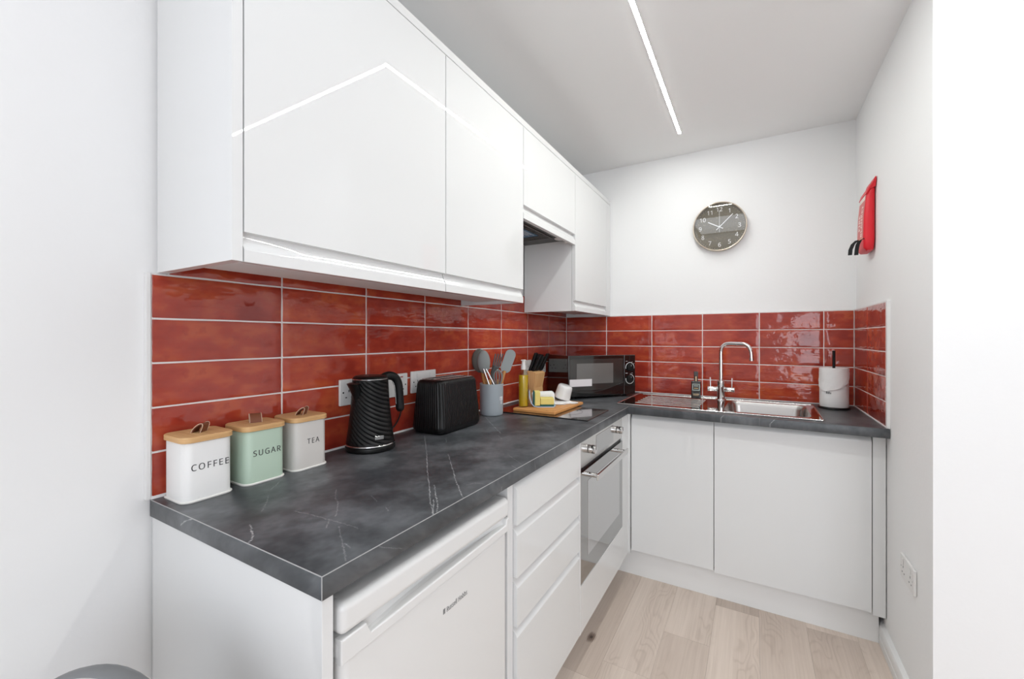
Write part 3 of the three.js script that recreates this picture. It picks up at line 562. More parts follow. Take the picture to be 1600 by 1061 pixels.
{
  const t = thing('soap_bottle', 'small square black bottle with gold neck on the drainer', 'bottle', [0.884, TOP + 0.0075, 0.178], 0.12);
  const body = mesh('body', bx(-0.0255, 0.0255, 0, 0.103, -0.017, 0.017, 0.006, 3), M.blackGloss, t);
  mesh('neck', cyl(0.0075, 0.0075, 0.034, 0, 0.103, 0), M.gold, t);
  mesh('cap', join(bx(-0.011, 0.011, 0.130, 0.158, -0.011, 0.011, 0.002), bx(-0.011, -0.0075, 0.103, 0.131, -0.011, 0.0), bx(0.0075, 0.011, 0.103, 0.131, -0.011, 0.0)), M.blackGloss, t);
  mesh('label', bx(-0.0205, 0.0205, 0.048, 0.087, 0.0170, 0.0175), std({ map: canvasTex(128, 128, (g) => { g.fillStyle = '#9aa39c'; g.fillRect(0, 0, 128, 128); g.fillStyle = '#151512'; g.fillRect(16, 16, 96, 96); g.fillStyle = '#8d918a'; g.fillRect(28, 28, 72, 24); g.fillStyle = '#a5885f'; g.fillRect(30, 74, 68, 20); }), roughness: 0.4 }), body);
  mesh('label_line', join(bx(-0.016, 0.016, 0.026, 0.0285, 0.0170, 0.0174), bx(-0.014, 0.014, 0.020, 0.0218, 0.0170, 0.0174)), M.gold, body);
}
{
  const t = thing('kitchen_roll_holder', 'black kitchen roll stand in the corner by the side wall', 'roll holder', [1.530, TOP, 0.140]);
  mesh('base', lathe([[0, 0], [0.066, 0], [0.068, 0.004], [0.066, 0.009], [0.058, 0.0105], [0, 0.0105]], 40), M.black, t);
  mesh('pole', cyl(0.0062, 0.0062, 0.285, 0, 0.0105, 0), M.black, t);
  const r = thing('kitchen_roll', 'white kitchen roll with loose folded flap on the black stand', 'kitchen roll', [1.530, TOP + 0.0108, 0.140]);
  const R = 0.0605, H = 0.196, wob = (a, y) => R + 0.0009 * Math.sin(a * 3 + y * 30) + 0.0007 * Math.sin(a * 7 - y * 55);
  const rings = [], n = 56; for (const [f, y] of [[0.36, 0.0], [0.97, 0.0], [1, 0.004], [1, 0.05], [1, 0.10], [1, 0.15], [1, H - 0.004], [0.97, H], [0.36, H]]) { const q = []; for (let i = 0; i < n; i++) { const a = -i / n * Math.PI * 2; q.push([Math.cos(a) * wob(a, y) * f, y, Math.sin(a) * wob(a, y) * f]); } rings.push(q); }
  const inner = []; for (const q of [rings[8], rings[0]]) inner.push(q);
  mesh('paper', join(loft(rings, false, false, 0.9), loft(inner, false, false, 0.9)), M.paper, r);
  // the loose sheet: wraps the upper front and ends in a rounded point
  const flap = [], cols = 26, rows = 14, pos = [], idx = [], uv = [];
  for (let i = 0; i <= cols; i++) { const u = i / cols, a = Math.PI * (0.99 - 0.98 * u);
    const lows = [[0, 0.108], [0.12, 0.090], [0.26, 0.079], [0.45, 0.088], [0.65, 0.102], [0.8, 0.126], [0.92, 0.156], [1.01, 0.182]], k = lows.findIndex(([x]) => x > u), low = lows[k - 1][1] + (lows[k][1] - lows[k - 1][1]) * (u - lows[k - 1][0]) / (lows[k][0] - lows[k - 1][0]);
    for (let j = 0; j <= rows; j++) { const v = j / rows, y = low + (H + 0.0005 - low) * v, fold = 0.0022 * Math.sin(u * 9 + v * 6) * (1 - v) + 0.0012 * Math.sin((u * 1.6 - v) * 16) * (1 - v * 0.6), rr = R + 0.0020 + fold * 0.5 + 0.0036 * (1 - v) ** 2 * Math.sin(Math.PI * Math.min(1, u + 0.08));
      pos.push(Math.cos(a) * rr, y, Math.sin(a) * rr); uv.push(u * 3, v * 2); } }
  for (let i = 0; i < cols; i++) for (let j = 0; j < rows; j++) { const a = i * (rows + 1) + j, b = a + rows + 1; idx.push(a, a + 1, b, b, a + 1, b + 1); }
  const fg = new THREE.BufferGeometry(); fg.setAttribute('position', new THREE.Float32BufferAttribute(pos, 3)); fg.setAttribute('uv', new THREE.Float32BufferAttribute(uv, 2)); fg.setIndex(idx); fg.computeVertexNormals();
  const fm = M.paper.clone(); fm.side = THREE.DoubleSide; mesh('loose_sheet', fg, fm, r);
  const marks = []; [[0, 0.011], [0.006, 0.009], [0.011, 0.010], [0.017, 0.007]].forEach(([d, h], k) => { const a = Math.PI * 0.5 + 0.62 - d / R, q = bx(-0.0016, 0.0016, 0.068, 0.068 + h, R + 0.0016, R + 0.0022); q.rotateY(Math.PI / 2 - a); marks.push(q); });
  mesh('print', join(marks), M.ink, r);
}

// ---------------------------------------------------------------- storage tins
function canister(z, label, text, mat, body, strapTurn) {
  const t = thing('storage_tin', label, 'storage tin', [0.0585, TOP, z], 0, 'storage tins with wooden lids');
  const w = 0.104, d = 0.104, ringAt = (e, y, r = 0.02) => roundRect(w + e, d + e, r, 6).map(([a, b]) => [a, y, -b]);
  mesh('body', loft([ringAt(-0.004, 0.0045), ringAt(-0.004, 0.128), ringAt(-0.006, 0.131)], true, true, 0.6), body, t);
  mesh('base_rim', loft([ringAt(0, 0), ringAt(0.002, 0.0015), ringAt(0.002, 0.0035), ringAt(-0.001, 0.005)], true, true, 0.6), M.rimCream, t);
  const lid = mesh('lid', loft([ringAt(-0.002, 0.1312), ringAt(0.003, 0.1325), ringAt(0.003, 0.1425), ringAt(0, 0.1445)], true, true, 0.5), M.lidWood, t);
  worldUV(lid.geometry);
  // folded leather loop, leaning over
  const loop = []; for (let i = 0; i <= 14; i++) { const a = i / 14 * Math.PI; loop.push([Math.cos(a) * 0.010 + Math.sin(a) * 0.012, 0.1446 + Math.sin(a) ** 0.8 * 0.021]); }
  const strap = mesh('strap', ribbon(loop, 0.027, 0.0024), M.leather, t); strap.rotation.y = strapTurn;
  for (const k of [-1, 1]) mesh('stitching', tube(loop.map(([a, b]) => [a, b, k * 0.0133]), 0.0007, 24, 5), M.stitch, strap);
  const g = textGeo(text, 0.0142, { spacing: 0.0022, depth: 0.0005 }); g.rotateY(Math.PI / 2); g.translate(0.0500, 0.0765, { COFFEE: 2.338, SUGAR: 2.2105, TEA: 2.083 }[text] - z);
  mesh('lettering', g, M.ink, t);
  return t;
}
canister(2.340, 'white storage tin lettered COFFEE with wooden lid and leather loop', 'COFFEE', M.coffee, M.coffee, 0.65);
canister(2.2125, 'pale green storage tin lettered SUGAR with wooden lid and leather loop', 'SUGAR', M.sugar, M.sugar, 2.75);
canister(2.0875, 'taupe grey storage tin lettered TEA with wooden lid and leather loop', 'TEA', M.tea, M.tea, 0.6);

// ---------------------------------------------------------------- kettle and toaster
{
  const t = thing('kettle', 'black jug kettle with swirling ridges and silver badge', 'kettle', [0.0855, TOP, 1.862]);
  mesh('power_base', lathe([[0, 0], [0.076, 0], [0.0785, 0.004], [0.078, 0.014], [0.076, 0.017], [0, 0.017]], 56), M.black, t);
  mesh('chrome_band', lathe([[0.072, 0.017], [0.0775, 0.0175], [0.0775, 0.0215], [0.074, 0.0225]], 56), M.chrome, t);
  const n = 220, rings = [], facing = Math.atan2(0.55, 0.83);             // ridges on the side towards the room
  for (let k = 0; k <= 96; k++) {
    const v = k / 96, y = 0.022 + v * 0.205, r0 = 0.0755 - 0.0195 * v - 0.003 * Math.sin(v * Math.PI), q = [];
    for (let i = 0; i < n; i++) {
      const a = -i / n * Math.PI * 2; let d = Math.atan2(Math.sin(-a + facing), Math.cos(-a + facing)); d = Math.atan2(Math.sin(a - facing), Math.cos(a - facing));
      const on = (1 - smooth(0.95, 1.25, Math.abs(d))) * smooth(0, 0.05, v) * (1 - smooth(0.95, 1, v)), ph = (v * 14.5 - (d * 0.95 + d * d * 0.35) * 2.6 + 20) % 1, rib = Math.pow(Math.abs(Math.sin(ph * Math.PI)), 0.8);
      const r = r0 - on * 0.0042 * (1 - rib); q.push([Math.cos(a) * r, y, Math.sin(a) * r]);
    }
    rings.push(q);
  }
  mesh('body', loft(rings, true, true, 1.1), M.black, t);
  mesh('lid', lathe([[0.0565, 0.227], [0.0545, 0.2335], [0.048, 0.2385], [0.02, 0.2405], [0, 0.241]], 48), M.black, t);
  mesh('lid_ring', (() => { const g = new THREE.TorusGeometry(0.0560, 0.0014, 8, 56); g.rotateX(Math.PI / 2); g.translate(0, 0.2285, 0); return g; })(), M.chrome, t);
  // spout to one side, handle to the other
  const sd = new THREE.Vector3(-0.05, 0, 1).normalize(), tx = new THREE.Vector3(sd.z, 0, -sd.x);
  const sec = (r, y, half, lift) => { const o = []; for (let i = 0; i < 12; i++) { const a = i / 12 * Math.PI * 2, c = Math.cos(a), s = Math.sin(a); o.push([sd.x * (r + c * 0.012) + tx.x * s * half, y + lift * Math.max(0, c), sd.z * (r + c * 0.012) + tx.z * s * half]); } return o; };
  mesh('spout', loft([sec(0.046, 0.150, 0.006, 0), sec(0.052, 0.175, 0.016, 0), sec(0.060, 0.200, 0.024, 0.001), sec(0.068, 0.216, 0.026, 0.001), sec(0.058, 0.219, 0.024, 0)], true, true, 0.9), M.black, t);
  const hd = new THREE.Vector3(0.30, 0, -0.954).normalize(), hp = (r, y) => [hd.x * r, y, hd.z * r];
  const hpts = [hp(0.040, 0.226), hp(0.062, 0.234), hp(0.084, 0.228), hp(0.097, 0.208), hp(0.102, 0.175), hp(0.1045, 0.14), hp(0.1055, 0.122)];
  const hg = tube(hpts, 0.0145, 50, 16, false, 0.5); const handle = mesh('handle', hg, M.blackMatt, t);
  mesh('handle_tip', (() => { const g = new THREE.SphereGeometry(0.0147, 18, 12); g.translate(...hp(0.1055, 0.122)); return g; })(), M.blackMatt, handle);
  mesh('handle_insert', tube([hp(0.079, 0.212), hp(0.086, 0.195), hp(0.0895, 0.165), hp(0.0915, 0.135)], 0.0022, 20, 8), M.chrome, handle);
  const badge = bx(-0.014, 0.014, 0.042, 0.0535, 0, 0.0016, 0.0006); const ba = facing + 0.02; badge.translate(0, 0, 0.0728); badge.rotateY(1.22); mesh('badge', badge, M.chrome, t);
  tag(mesh('power_cord', tube([[0.028, TOP + 0.012, 1.778], [0.022, TOP + 0.010, 1.745], [0.020, TOP + 0.022, 1.71], [0.018, TOP + 0.05, 1.675], [0.016, TOP + 0.085, 1.655], [0.012, TOP + 0.13, 1.648]], 0.0028, 40, 8), M.black), 'thin black cord rising behind the kettle to the socket', 'cord');
}
{
  const L = 0.270, D = 0.158, H = 0.200, t = thing('toaster', 'black two-slot toaster with fine vertical flutes', 'toaster', [0.1075, TOP, 1.490], 0.02);
  const rr = (w, d, r, y, flute) => { // points evenly along a rounded rectangle, fluted outwards
    const per = 2 * (w - 2 * r) + 2 * (d - 2 * r) + 2 * Math.PI * r, N = 640, out = [];
    const seg = [[w - 2 * r, 0], [Math.PI * r / 2, 1], [d - 2 * r, 2], [Math.PI * r / 2, 3], [w - 2 * r, 4], [Math.PI * r / 2, 5], [d - 2 * r, 6], [Math.PI * r / 2, 7]];
    for (let i = 0; i < N; i++) {
      let s = i / N * per, k = 0; while (s > seg[k][0]) { s -= seg[k][0]; k++; }
      const q = k >> 1, base = [[-(w / 2 - r), -d / 2], [w / 2, -(d / 2 - r)], [w / 2 - r, d / 2], [-w / 2, d / 2 - r]][q], dir = [[1, 0], [0, 1], [-1, 0], [0, -1]][q], nor = [[0, -1], [1, 0], [0, 1], [-1, 0]][q];
      let x, z, nx, nz;
      if (!(k & 1)) { x = base[0] + dir[0] * s; z = base[1] + dir[1] * s; [nx, nz] = nor; }
      else { const c = [[w / 2 - r, -d / 2 + r], [w / 2 - r, d / 2 - r], [-w / 2 + r, d / 2 - r], [-w / 2 + r, -d / 2 + r]][q], a = Math.atan2(nor[1], nor[0]) + s / r; nx = Math.cos(a); nz = Math.sin(a); x = c[0] + nx * r; z = c[1] + nz * r; }
      const f = flute * Math.abs(Math.sin(i / N * Math.PI * 80)); out.push([z - nz * f, y, x - nx * f]);
    }
    return out;
  };
  const R = []; for (const [y, e, f, r] of [[0.012, -0.004, 0, 0.03], [0.02, 0, 0, 0.032], [0.028, 0.0, 0.0012, 0.032], [0.09, -0.008, 0.0017, 0.031], [0.185, -0.022, 0.0017, 0.028], [0.192, -0.025, 0.0008, 0.027], [0.199, -0.034, 0, 0.024], [0.2015, -0.05, 0, 0.02]]) R.push(rr(L + e, D + e * 1.3, r, y, f));
  mesh('housing', loft(R, true, true, 0.9), M.black, t);
  mesh('foot_plate', loft([rr(L - 0.03, D - 0.03, 0.025, 0, 0), rr(L - 0.012, D - 0.012, 0.028, 0.006, 0), rr(L - 0.008, D - 0.008, 0.03, 0.0125, 0)], true, true, 0.6), M.black, t);
  for (const x of [-0.028, 0.028]) {
    const f = mesh('slot_frame', join(bx(x - 0.021, x - 0.017, 0.2012, 0.2042, -0.098, 0.098, 0.001), bx(x + 0.017, x + 0.021, 0.2012, 0.2042, -0.098, 0.098, 0.001), bx(x - 0.017, x + 0.017, 0.2012, 0.2042, -0.098, -0.094, 0.001), bx(x - 0.017, x + 0.017, 0.2012, 0.2042, 0.094, 0.098, 0.001)), M.steelBright, t);
    mesh('slot', bx(x - 0.017, x + 0.017, 0.2010, 0.2022, -0.094, 0.094), M.dark, f);
  }
  mesh('lever', bx(-0.012, 0.012, 0.165, 0.177, -L / 2 - 0.012, -L / 2 + 0.012, 0.003), M.steel, t);
}

// ---------------------------------------------------------------- utensil crock
{
  const cx = 0.1045, cz = 1.160, t = thing('utensil_pot', 'grey cylindrical utensil pot with a white printed mark', 'utensil pot', [cx, TOP, cz]);
  mesh('pot', lathe([[0, 0], [0.050, 0], [0.0535, 0.004], [0.0545, 0.02], [0.0555, 0.140], [0.0565, 0.145], [0.0555, 0.1475], [0.0525, 0.146], [0.0515, 0.02], [0, 0.012]], 56), M.crock, t);
  const mark = [bx(-0.0020, 0.0020, 0.055, 0.085, 0.0552, 0.0558), bx(-0.009, 0.009, 0.085, 0.0885, 0.0545, 0.0556), bx(-0.009, -0.006, 0.072, 0.0855, 0.0545, 0.0556), bx(0.006, 0.009, 0.072, 0.0855, 0.0545, 0.0556)];
  const mg = join(mark); mg.rotateY(1.52); mesh('print', mg, M.whiteInk, t);
  const rt = [0.8656, -0.5007], fw = [-0.5007, -0.8656];                     // across and away, seen from the room
  const at = (r, f, y) => [cx + rt[0] * r + fw[0] * f, TOP + y, cz + rt[1] * r + fw[1] * f];
  // oval head as a shallow shell, facing the room
  function head(c, wr, hr, tilt, mat, parent, cup = 0.012, lean = 0, name = 'head') {
    const g = new THREE.SphereGeometry(1, 28, 16); g.scale(wr, hr, cup); g.rotateZ(tilt); g.rotateX(lean); g.rotateY(0.52); g.translate(...c); return mesh(name, g, mat, parent);
  }
  const spoonA = thing('ladle', 'dark grey silicone ladle leaning out of the pot towards the toaster', 'ladle', at(0, 0, 0.02)), off = (o, p) => p.map((v, i) => v - o.position.toArray()[i]);
  head(off(spoonA, at(-0.058, 0.046, 0.250)), 0.040, 0.058, 0.10, M.silicone, spoonA, 0.024);
  mesh('handle', bar(off(spoonA, at(-0.048, 0.042, 0.205)), off(spoonA, at(-0.012, 0.0, 0.02)), 0.008, 0.006), M.beech, spoonA);
  const spoonB = thing('serving_spoon', 'paler grey silicone spoon in front of the dark ladle', 'spoon', at(0, 0, 0.02));
  head(off(spoonB, at(-0.036, -0.004, 0.248)), 0.030, 0.055, 0.05, std({ color: rgb(0.26, 0.28, 0.275), roughness: 0.5 }), spoonB, 0.012);
  mesh('handle', bar(off(spoonB, at(-0.032, 0, 0.20)), off(spoonB, at(0.0, 0.01, 0.02)), 0.007, 0.006), M.beech, spoonB);
  const fork = thing('pasta_fork', 'dark slotted turner standing at the back of the pot', 'turner', at(0, 0, 0.02));
  { const g = []; for (let k = 0; k < 4; k++) g.push(bar(off(fork, at(0.004 + k * 0.009, 0.02, 0.215)), off(fork, at(0.018 + k * 0.012, 0.03, 0.285)), 0.004, 0.003)); g.push(bar(off(fork, at(0.0, 0.018, 0.19)), off(fork, at(0.02, 0.02, 0.225)), 0.008, 0.016)); mesh('head', join(g), M.siliconeDark, fork); }
  mesh('handle', bar(off(fork, at(0.002, 0.018, 0.195)), off(fork, at(-0.01, 0.005, 0.02)), 0.006, 0.006), M.siliconeDark, fork);
  const spat = thing('spatula', 'flat pale grey spatula leaning towards the oil bottle', 'spatula', at(0, 0, 0.02));
  { const s = shapeOf(roundRect(0.050, 0.115, 0.0245, 8)), g = new THREE.ExtrudeGeometry(s, { depth: 0.006, bevelEnabled: true, bevelSize: 0.002, bevelThickness: 0.002, bevelOffset: -0.002, bevelSegments: 2 }); g.rotateZ(-0.34); g.rotateY(0.52); g.translate(...off(spat, at(0.078, 0.014, 0.250))); mesh('head', g, std({ color: rgb(0.29, 0.315, 0.315), roughness: 0.5 }), spat); }
  mesh('handle', bar(off(spat, at(0.062, 0.006, 0.205)), off(spat, at(0.015, 0.0, 0.02)), 0.0075, 0.006), M.beech, spat);
  const whisk = thing('whisk', 'small wire whisk with grey loops and wooden handle in the pot', 'whisk', at(0, 0, 0.02));
  const loops = []; for (let k = 0; k < 5; k++) { const a = k / 5 * Math.PI, c = Math.cos(a), s = Math.sin(a), pt = (w, y) => off(whisk, at(0.031 + c * w, -0.026 + s * w, y)); loops.push(tube([pt(-0.006, 0.135), pt(-0.020, 0.170), pt(-0.019, 0.195), pt(0, 0.214), pt(0.019, 0.195), pt(0.020, 0.170), pt(0.006, 0.135)], 0.0019, 40, 6)); }
  mesh('wires', join(loops), std({ color: rgb(0.22, 0.24, 0.24), roughness: 0.45 }), whisk);
  mesh('handle', bar(off(whisk, at(0.031, -0.026, 0.165)), off(whisk, at(0.01, -0.005, 0.02)), 0.008, 0.007), M.beech, whisk);
  const tong = thing('tongs', 'steel tongs with wooden grips at the front of the pot', 'tongs', at(0, 0, 0.02));
  for (const d of [-0.006, 0.006]) mesh('arm', (() => { const g = join(bar(off(tong, at(-0.030 + d, -0.022, 0.222 - Math.abs(d))), off(tong, at(0.004 + d * 2, -0.03, 0.14)), 0.0042, 0.0048)); return g; })(), M.steelBright, tong);
  mesh('grip', bar(off(tong, at(-0.006, -0.027, 0.168)), off(tong, at(0.006, -0.03, 0.02)), 0.006, 0.006), M.beech, tong);
}

// ---------------------------------------------------------------- chopping board and what lies on it
const BOARD = TOP + 0.006 + 0.015;
{
  const t = thing('chopping_board', 'wooden chopping board lying across the black hob', 'chopping board', [0.277, TOP + 0.0062, 0.8835], -0.015);
  mesh('slab', worldUV(bx(-0.112, 0.112, 0, 0.0148, -0.1775, 0.1775, 0.004, 3)), M.board, t);
  mesh('juice_groove', (() => { const q = roundRect(0.196, 0.327, 0.015, 3).map(([a, b]) => [a, 0.0146, b]); return tube(q, 0.0012, 120, 6, true, 0.1); })(), std({ color: rgb(0.42, 0.26, 0.13), roughness: 0.6 }), t);
}
{
  const t = thing('dish_soap_bottle', 'clear bottle of yellow washing-up liquid with a white cap', 'bottle', [0.190, BOARD, 1.002]);
  mesh('bottle', lathe([[0, 0], [0.022, 0], [0.0242, 0.004], [0.0242, 0.150], [0.0225, 0.164], [0.0125, 0.178], [0.0115, 0.184], [0.0100, 0.184], [0.0110, 0.177], [0.0212, 0.163], [0.0232, 0.150], [0.0232, 0.005], [0, 0.004]], 40), M.bottle, t);
  mesh('liquid', lathe([[0, 0.0042], [0.0228, 0.0052], [0.0228, 0.156], [0, 0.156]], 40), M.soap, t);
  mesh('cap', join(cyl(0.013, 0.0128, 0.02, 0, 0.184, 0), cyl(0.0095, 0.008, 0.022, 0, 0.204, 0), bx(-0.010, 0.010, 0.2255, 0.2325, -0.010, 0.010, 0.003)), M.whitePlastic, t);
}
{
  const t = thing('knife_block', 'pale wooden knife block with a pinched waist beside the tiles', 'knife block', [0.118, TOP, 0.728], 0.0);
  const prof = [[-0.024, 0], [0.026, 0], [0.018, 0.086], [0.034, 0.166], [0.012, 0.176], [-0.026, 0.180], [-0.015, 0.090]];
  const bg = worldUV(alongZ(prof, -0.054, 0.054, 0.12, 0.0015)), bu = bg.attributes.uv; for (let i = 0; i < bu.count; i++) bu.setXY(i, bu.getY(i) * 0.6, bu.getX(i) * 1.3);
  mesh('block', bg, M.blockWood, t);
  const spots = [[-0.014, 0.036], [-0.014, 0.004], [-0.014, -0.030], [0.006, 0.034], [0.009, 0.002], [0.014, -0.034]];
  spots.forEach(([x, z], k) => {
    const p = thing('kitchen_knife', 'black riveted knife handle standing in the wooden knife block', 'knife', [0.118 + x, TOP + 0.178, 0.728 + z], 0, 'knives in the block');
    const L = [0.100, 0.092, 0.088, 0.086, 0.080, 0.095][k], dx = 0.030 + 0.002 * k, dz = -0.014;
    const g = loft([0, 0.15, 0.5, 0.85, 1].map((f) => roundRect(0.017, 0.027 + 0.003 * Math.sin(f * 7), 0.005, 3).map(([a, b]) => [a * (f === 1 ? 0.8 : 1) + dx * f, f * L, -b * (f === 1 ? 0.8 : 1) + dz * f])), true, true, 0.7);
    mesh('handle', g, M.blackMatt, p);
    mesh('blade', bx(-0.001, 0.001, -0.115, 0.001, -0.010, 0.010), M.steel, p);
    for (const f of [0.22, 0.5, 0.78]) mesh('rivet', (() => { const q = new THREE.SphereGeometry(0.0022, 8, 6); q.scale(0.5, 1, 1); q.translate(0.0066 + dx * f, f * L, dz * f + 0.003); return q; })(), M.steelBright, p);
  });
}
{
  const yaw = 0.5244;
  const d = thing('sponge_tray', 'pale blue curved tray holding two sponges on the chopping board', 'tray', [0.262, BOARD, 0.945], yaw);
  const up = [[-0.0620, 0.078], [-0.0600, 0.048], [-0.052, 0.022], [-0.038, 0.0065], [-0.02, 0.0035], [0.055, 0.0035], [0.066, 0.010]], lo = [[0.068, 0.008], [0.057, 0.0], [-0.022, 0.0], [-0.041, 0.0035], [-0.0555, 0.020], [-0.0635, 0.048], [-0.0650, 0.078]];
  mesh('shell', alongZ([...up, ...lo], -0.034, 0.034, 0.8), M.paleBlue, d);
  mesh('white_lining', alongZ([[-0.0612, 0.084], [-0.0590, 0.050], [-0.0505, 0.0235], [-0.0490, 0.0245], [-0.0575, 0.051], [-0.0598, 0.084]], -0.034, 0.034, 0.8), M.china, d);
  const s1 = thing('sponge', 'yellow sponge with green scourer standing upright in the blue tray', 'sponge', [0.262 - 0.8656 * 0.028 - 0.0, BOARD + 0.0065, 0.945 + 0.5007 * 0.028], yaw);
  mesh('foam', bx(-0.008, 0.019, 0, 0.070, -0.026, 0.030, 0.004), M.yellow, s1); mesh('scourer', bx(-0.0145, -0.0082, 0, 0.070, -0.026, 0.030, 0.002), M.green, s1);
  const s2 = thing('sponge', 'yellow sponge lying green side down in the blue tray', 'sponge', [0.262 + 0.8656 * 0.026, BOARD + 0.0037, 0.945 - 0.5007 * 0.026], yaw);
  mesh('scourer', bx(-0.034, 0.033, 0.001, 0.0085, -0.030, 0.032, 0.002), M.green, s2); mesh('foam', bx(-0.034, 0.033, 0.0087, 0.040, -0.030, 0.032, 0.004), M.yellow, s2);
  const blob = (sx, sy, sz, seed, rough = 0.18) => { const g = new THREE.IcosahedronGeometry(1, 4), p = g.attributes.position, n = fbm(4, 4, 3, seed); for (let i = 0; i < p.count; i++) { const x = p.getX(i), y = p.getY(i), z = p.getZ(i), k = 1 + (n(Math.atan2(z, x) / 6.2832 + 0.5, y * 0.5 + 0.5) - 0.5) * 2 * rough; p.setXYZ(i, x * sx * k, Math.max(0, (y + 0.62) / 1.62) * sy * k, z * sz * k); } const m = mergeVertices((() => { g.deleteAttribute('uv'); g.deleteAttribute('normal'); return g; })()); m.computeVertexNormals(); return m; };
  // white dish cloth folded over behind the sponges
  const c = thing('dish_cloth', 'folded white dish cloth behind the two sponges', 'cloth', [0.262 + 0.8656 * 0.012 - 0.5007 * 0.062, BOARD, 0.945 - 0.5007 * 0.012 - 0.8656 * 0.062], yaw);
  mesh('fold', (() => { const g = new RoundedBoxGeometry(0.118, 0.066, 0.036, 8, 0.017), p = g.attributes.position; for (let i = 0; i < p.count; i++) { const x = p.getX(i), y = p.getY(i); p.setY(i, y + (y > 0 ? 0.004 * Math.sin(x * 60) : 0)); p.setZ(i, p.getZ(i) + 0.003 * Math.sin(x * 75 + y * 60)); } g.computeVertexNormals(); g.translate(0, 0.033, 0); return g; })(), M.paper, c);
  // upturned cup
  const u = thing('cup', 'white cup lying tipped over at the end of the chopping board', 'cup', [0.325, BOARD + 0.0220, 0.800], yaw);
  const cup = mesh('body', lathe([[0, 0.002], [0.030, 0.002], [0.037, -0.004], [0.039, -0.016], [0.042, -0.066], [0.0415, -0.0685], [0.040, -0.067], [0.036, -0.016], [0.033, -0.006], [0, -0.004]], 40), M.china, u);
  cup.position.set(0.004, 0.070, 0); cup.rotation.set(0.12, 0, -0.26);
  const nap = thing('paper_napkin', 'crumpled white paper napkin under the tipped cup', 'napkin', [0.318, BOARD, 0.812], yaw);
  mesh('crumple', join((() => { const a = blob(0.060, 0.017, 0.038, 611, 0.3); return a; })(), (() => { const b = blob(0.038, 0.012, 0.026, 619, 0.35); b.translate(-0.028, 0, 0.034); return b; })(), (() => { const b = blob(0.030, 0.010, 0.018, 629, 0.35); b.translate(0.05, 0, 0.012); return b; })()), M.paper, nap);
}

// ---------------------------------------------------------------- microwave
{
  const t = thing('microwave', 'black microwave set across the corner with a white sticker on its door', 'microwave', [0.3905, TOP, 0.3695], 0.877), w = 0.467, y0 = 0.012, y1 = 0.2555;
  mesh('casing', bx(-w / 2 + 0.002, w / 2 - 0.002, y0, y1, -0.288, -0.012, 0.006), M.blackGloss, t);
  const d = mesh('door', bx(-w / 2, 0.149, y0, y1, -0.012, 0.0, 0.004), M.blackGloss, t);
  mesh('door_glass', bx(-w / 2 + 0.010, 0.140, 0.050, y1 - 0.022, 0.0, 0.0012, 0.0005), phys({ color: rgb(0.035, 0.033, 0.031), roughness: 0.12, clearcoat: 1, clearcoatRoughness: 0.03 }), d);
  mesh('window', bx(-0.179, 0.071, 0.088, 0.208, 0.0012, 0.0018, 0.0004), phys({ color: rgb(0.15, 0.145, 0.138), roughness: 0.25, clearcoat: 1, clearcoatRoughness: 0.04 }), d);
  const swoosh = [[-w / 2 + 0.002, 0.052], [-0.10, 0.040], [0.0, 0.050], [0.08, 0.072], [0.145, 0.094], [0.145, 0.05], [0.06, 0.022], [-0.06, 0.012], [-w / 2 + 0.002, 0.020]];
  const sg = new THREE.ExtrudeGeometry(new THREE.Shape(new THREE.SplineCurve(swoosh.slice(0, 5).map((p) => new THREE.Vector2(...p))).getPoints(24).concat(new THREE.SplineCurve(swoosh.slice(5).map((p) => new THREE.Vector2(...p))).getPoints(20))), { depth: 0.004, bevelEnabled: true, bevelSize: 0.002, bevelThickness: 0.002, bevelOffset: -0.002, bevelSegments: 2 });
  mesh('door_swoosh', sg, M.blackGloss, d);
  mesh('sticker', bx(-0.2290, -0.0800, 0.0745, 0.1165, 0.0062, 0.0068), std({ color: rgb(0.80, 0.76, 0.77), roughness: 0.6 }), d);
  const p = mesh('control_panel', bx(0.150, w / 2, y0, y1, -0.012, 0.0, 0.004), M.blackGloss, t);
  for (const [y, r] of [[0.178, 0.030], [0.107, 0.029]]) {
    const k = mesh('knob', (() => { const g = lathe([[0, 0], [r * 0.78, 0], [r * 0.76, 0.010], [r * 0.68, 0.014], [0, 0.014]], 32); g.rotateX(Math.PI / 2); g.translate(0.192, y, 0.0); return g; })(), M.blackMatt, p);
    mesh('dial_ring', (() => { const g = new THREE.TorusGeometry(r, 0.0017, 6, 40, Math.PI * (y > 0.15 ? 1.15 : 1.55)); g.rotateZ(y > 0.15 ? -0.23 : -Math.PI * 1.05); g.translate(0.192, y, 0.0004); return g; })(), M.whiteInk, p);
    mesh('pointer', bx(0.1915, 0.1925, y + r * 0.25, y + r * 0.6, 0.0140, 0.0146), M.whiteInk, k);
  }
  mesh('scale_marks', join(bx(0.163, 0.170, 0.215, 0.2175, 0, 0.0004), bx(0.173, 0.178, 0.2155, 0.217, 0, 0.0004), bx(0.161, 0.176, 0.1415, 0.1440, 0, 0.0004), bx(0.20, 0.214, 0.142, 0.1433, 0, 0.0004), bx(0.207, 0.210, 0.209, 0.2125, 0, 0.0004), bx(0.221, 0.224, 0.200, 0.203, 0, 0.0004)), M.whiteInk, p);
  for (const x of [-0.18, 0.18]) for (const z of [-0.04, -0.25]) mesh('foot', cyl(0.012, 0.012, 0.0125, x, 0, z, 16), M.black, t);
}

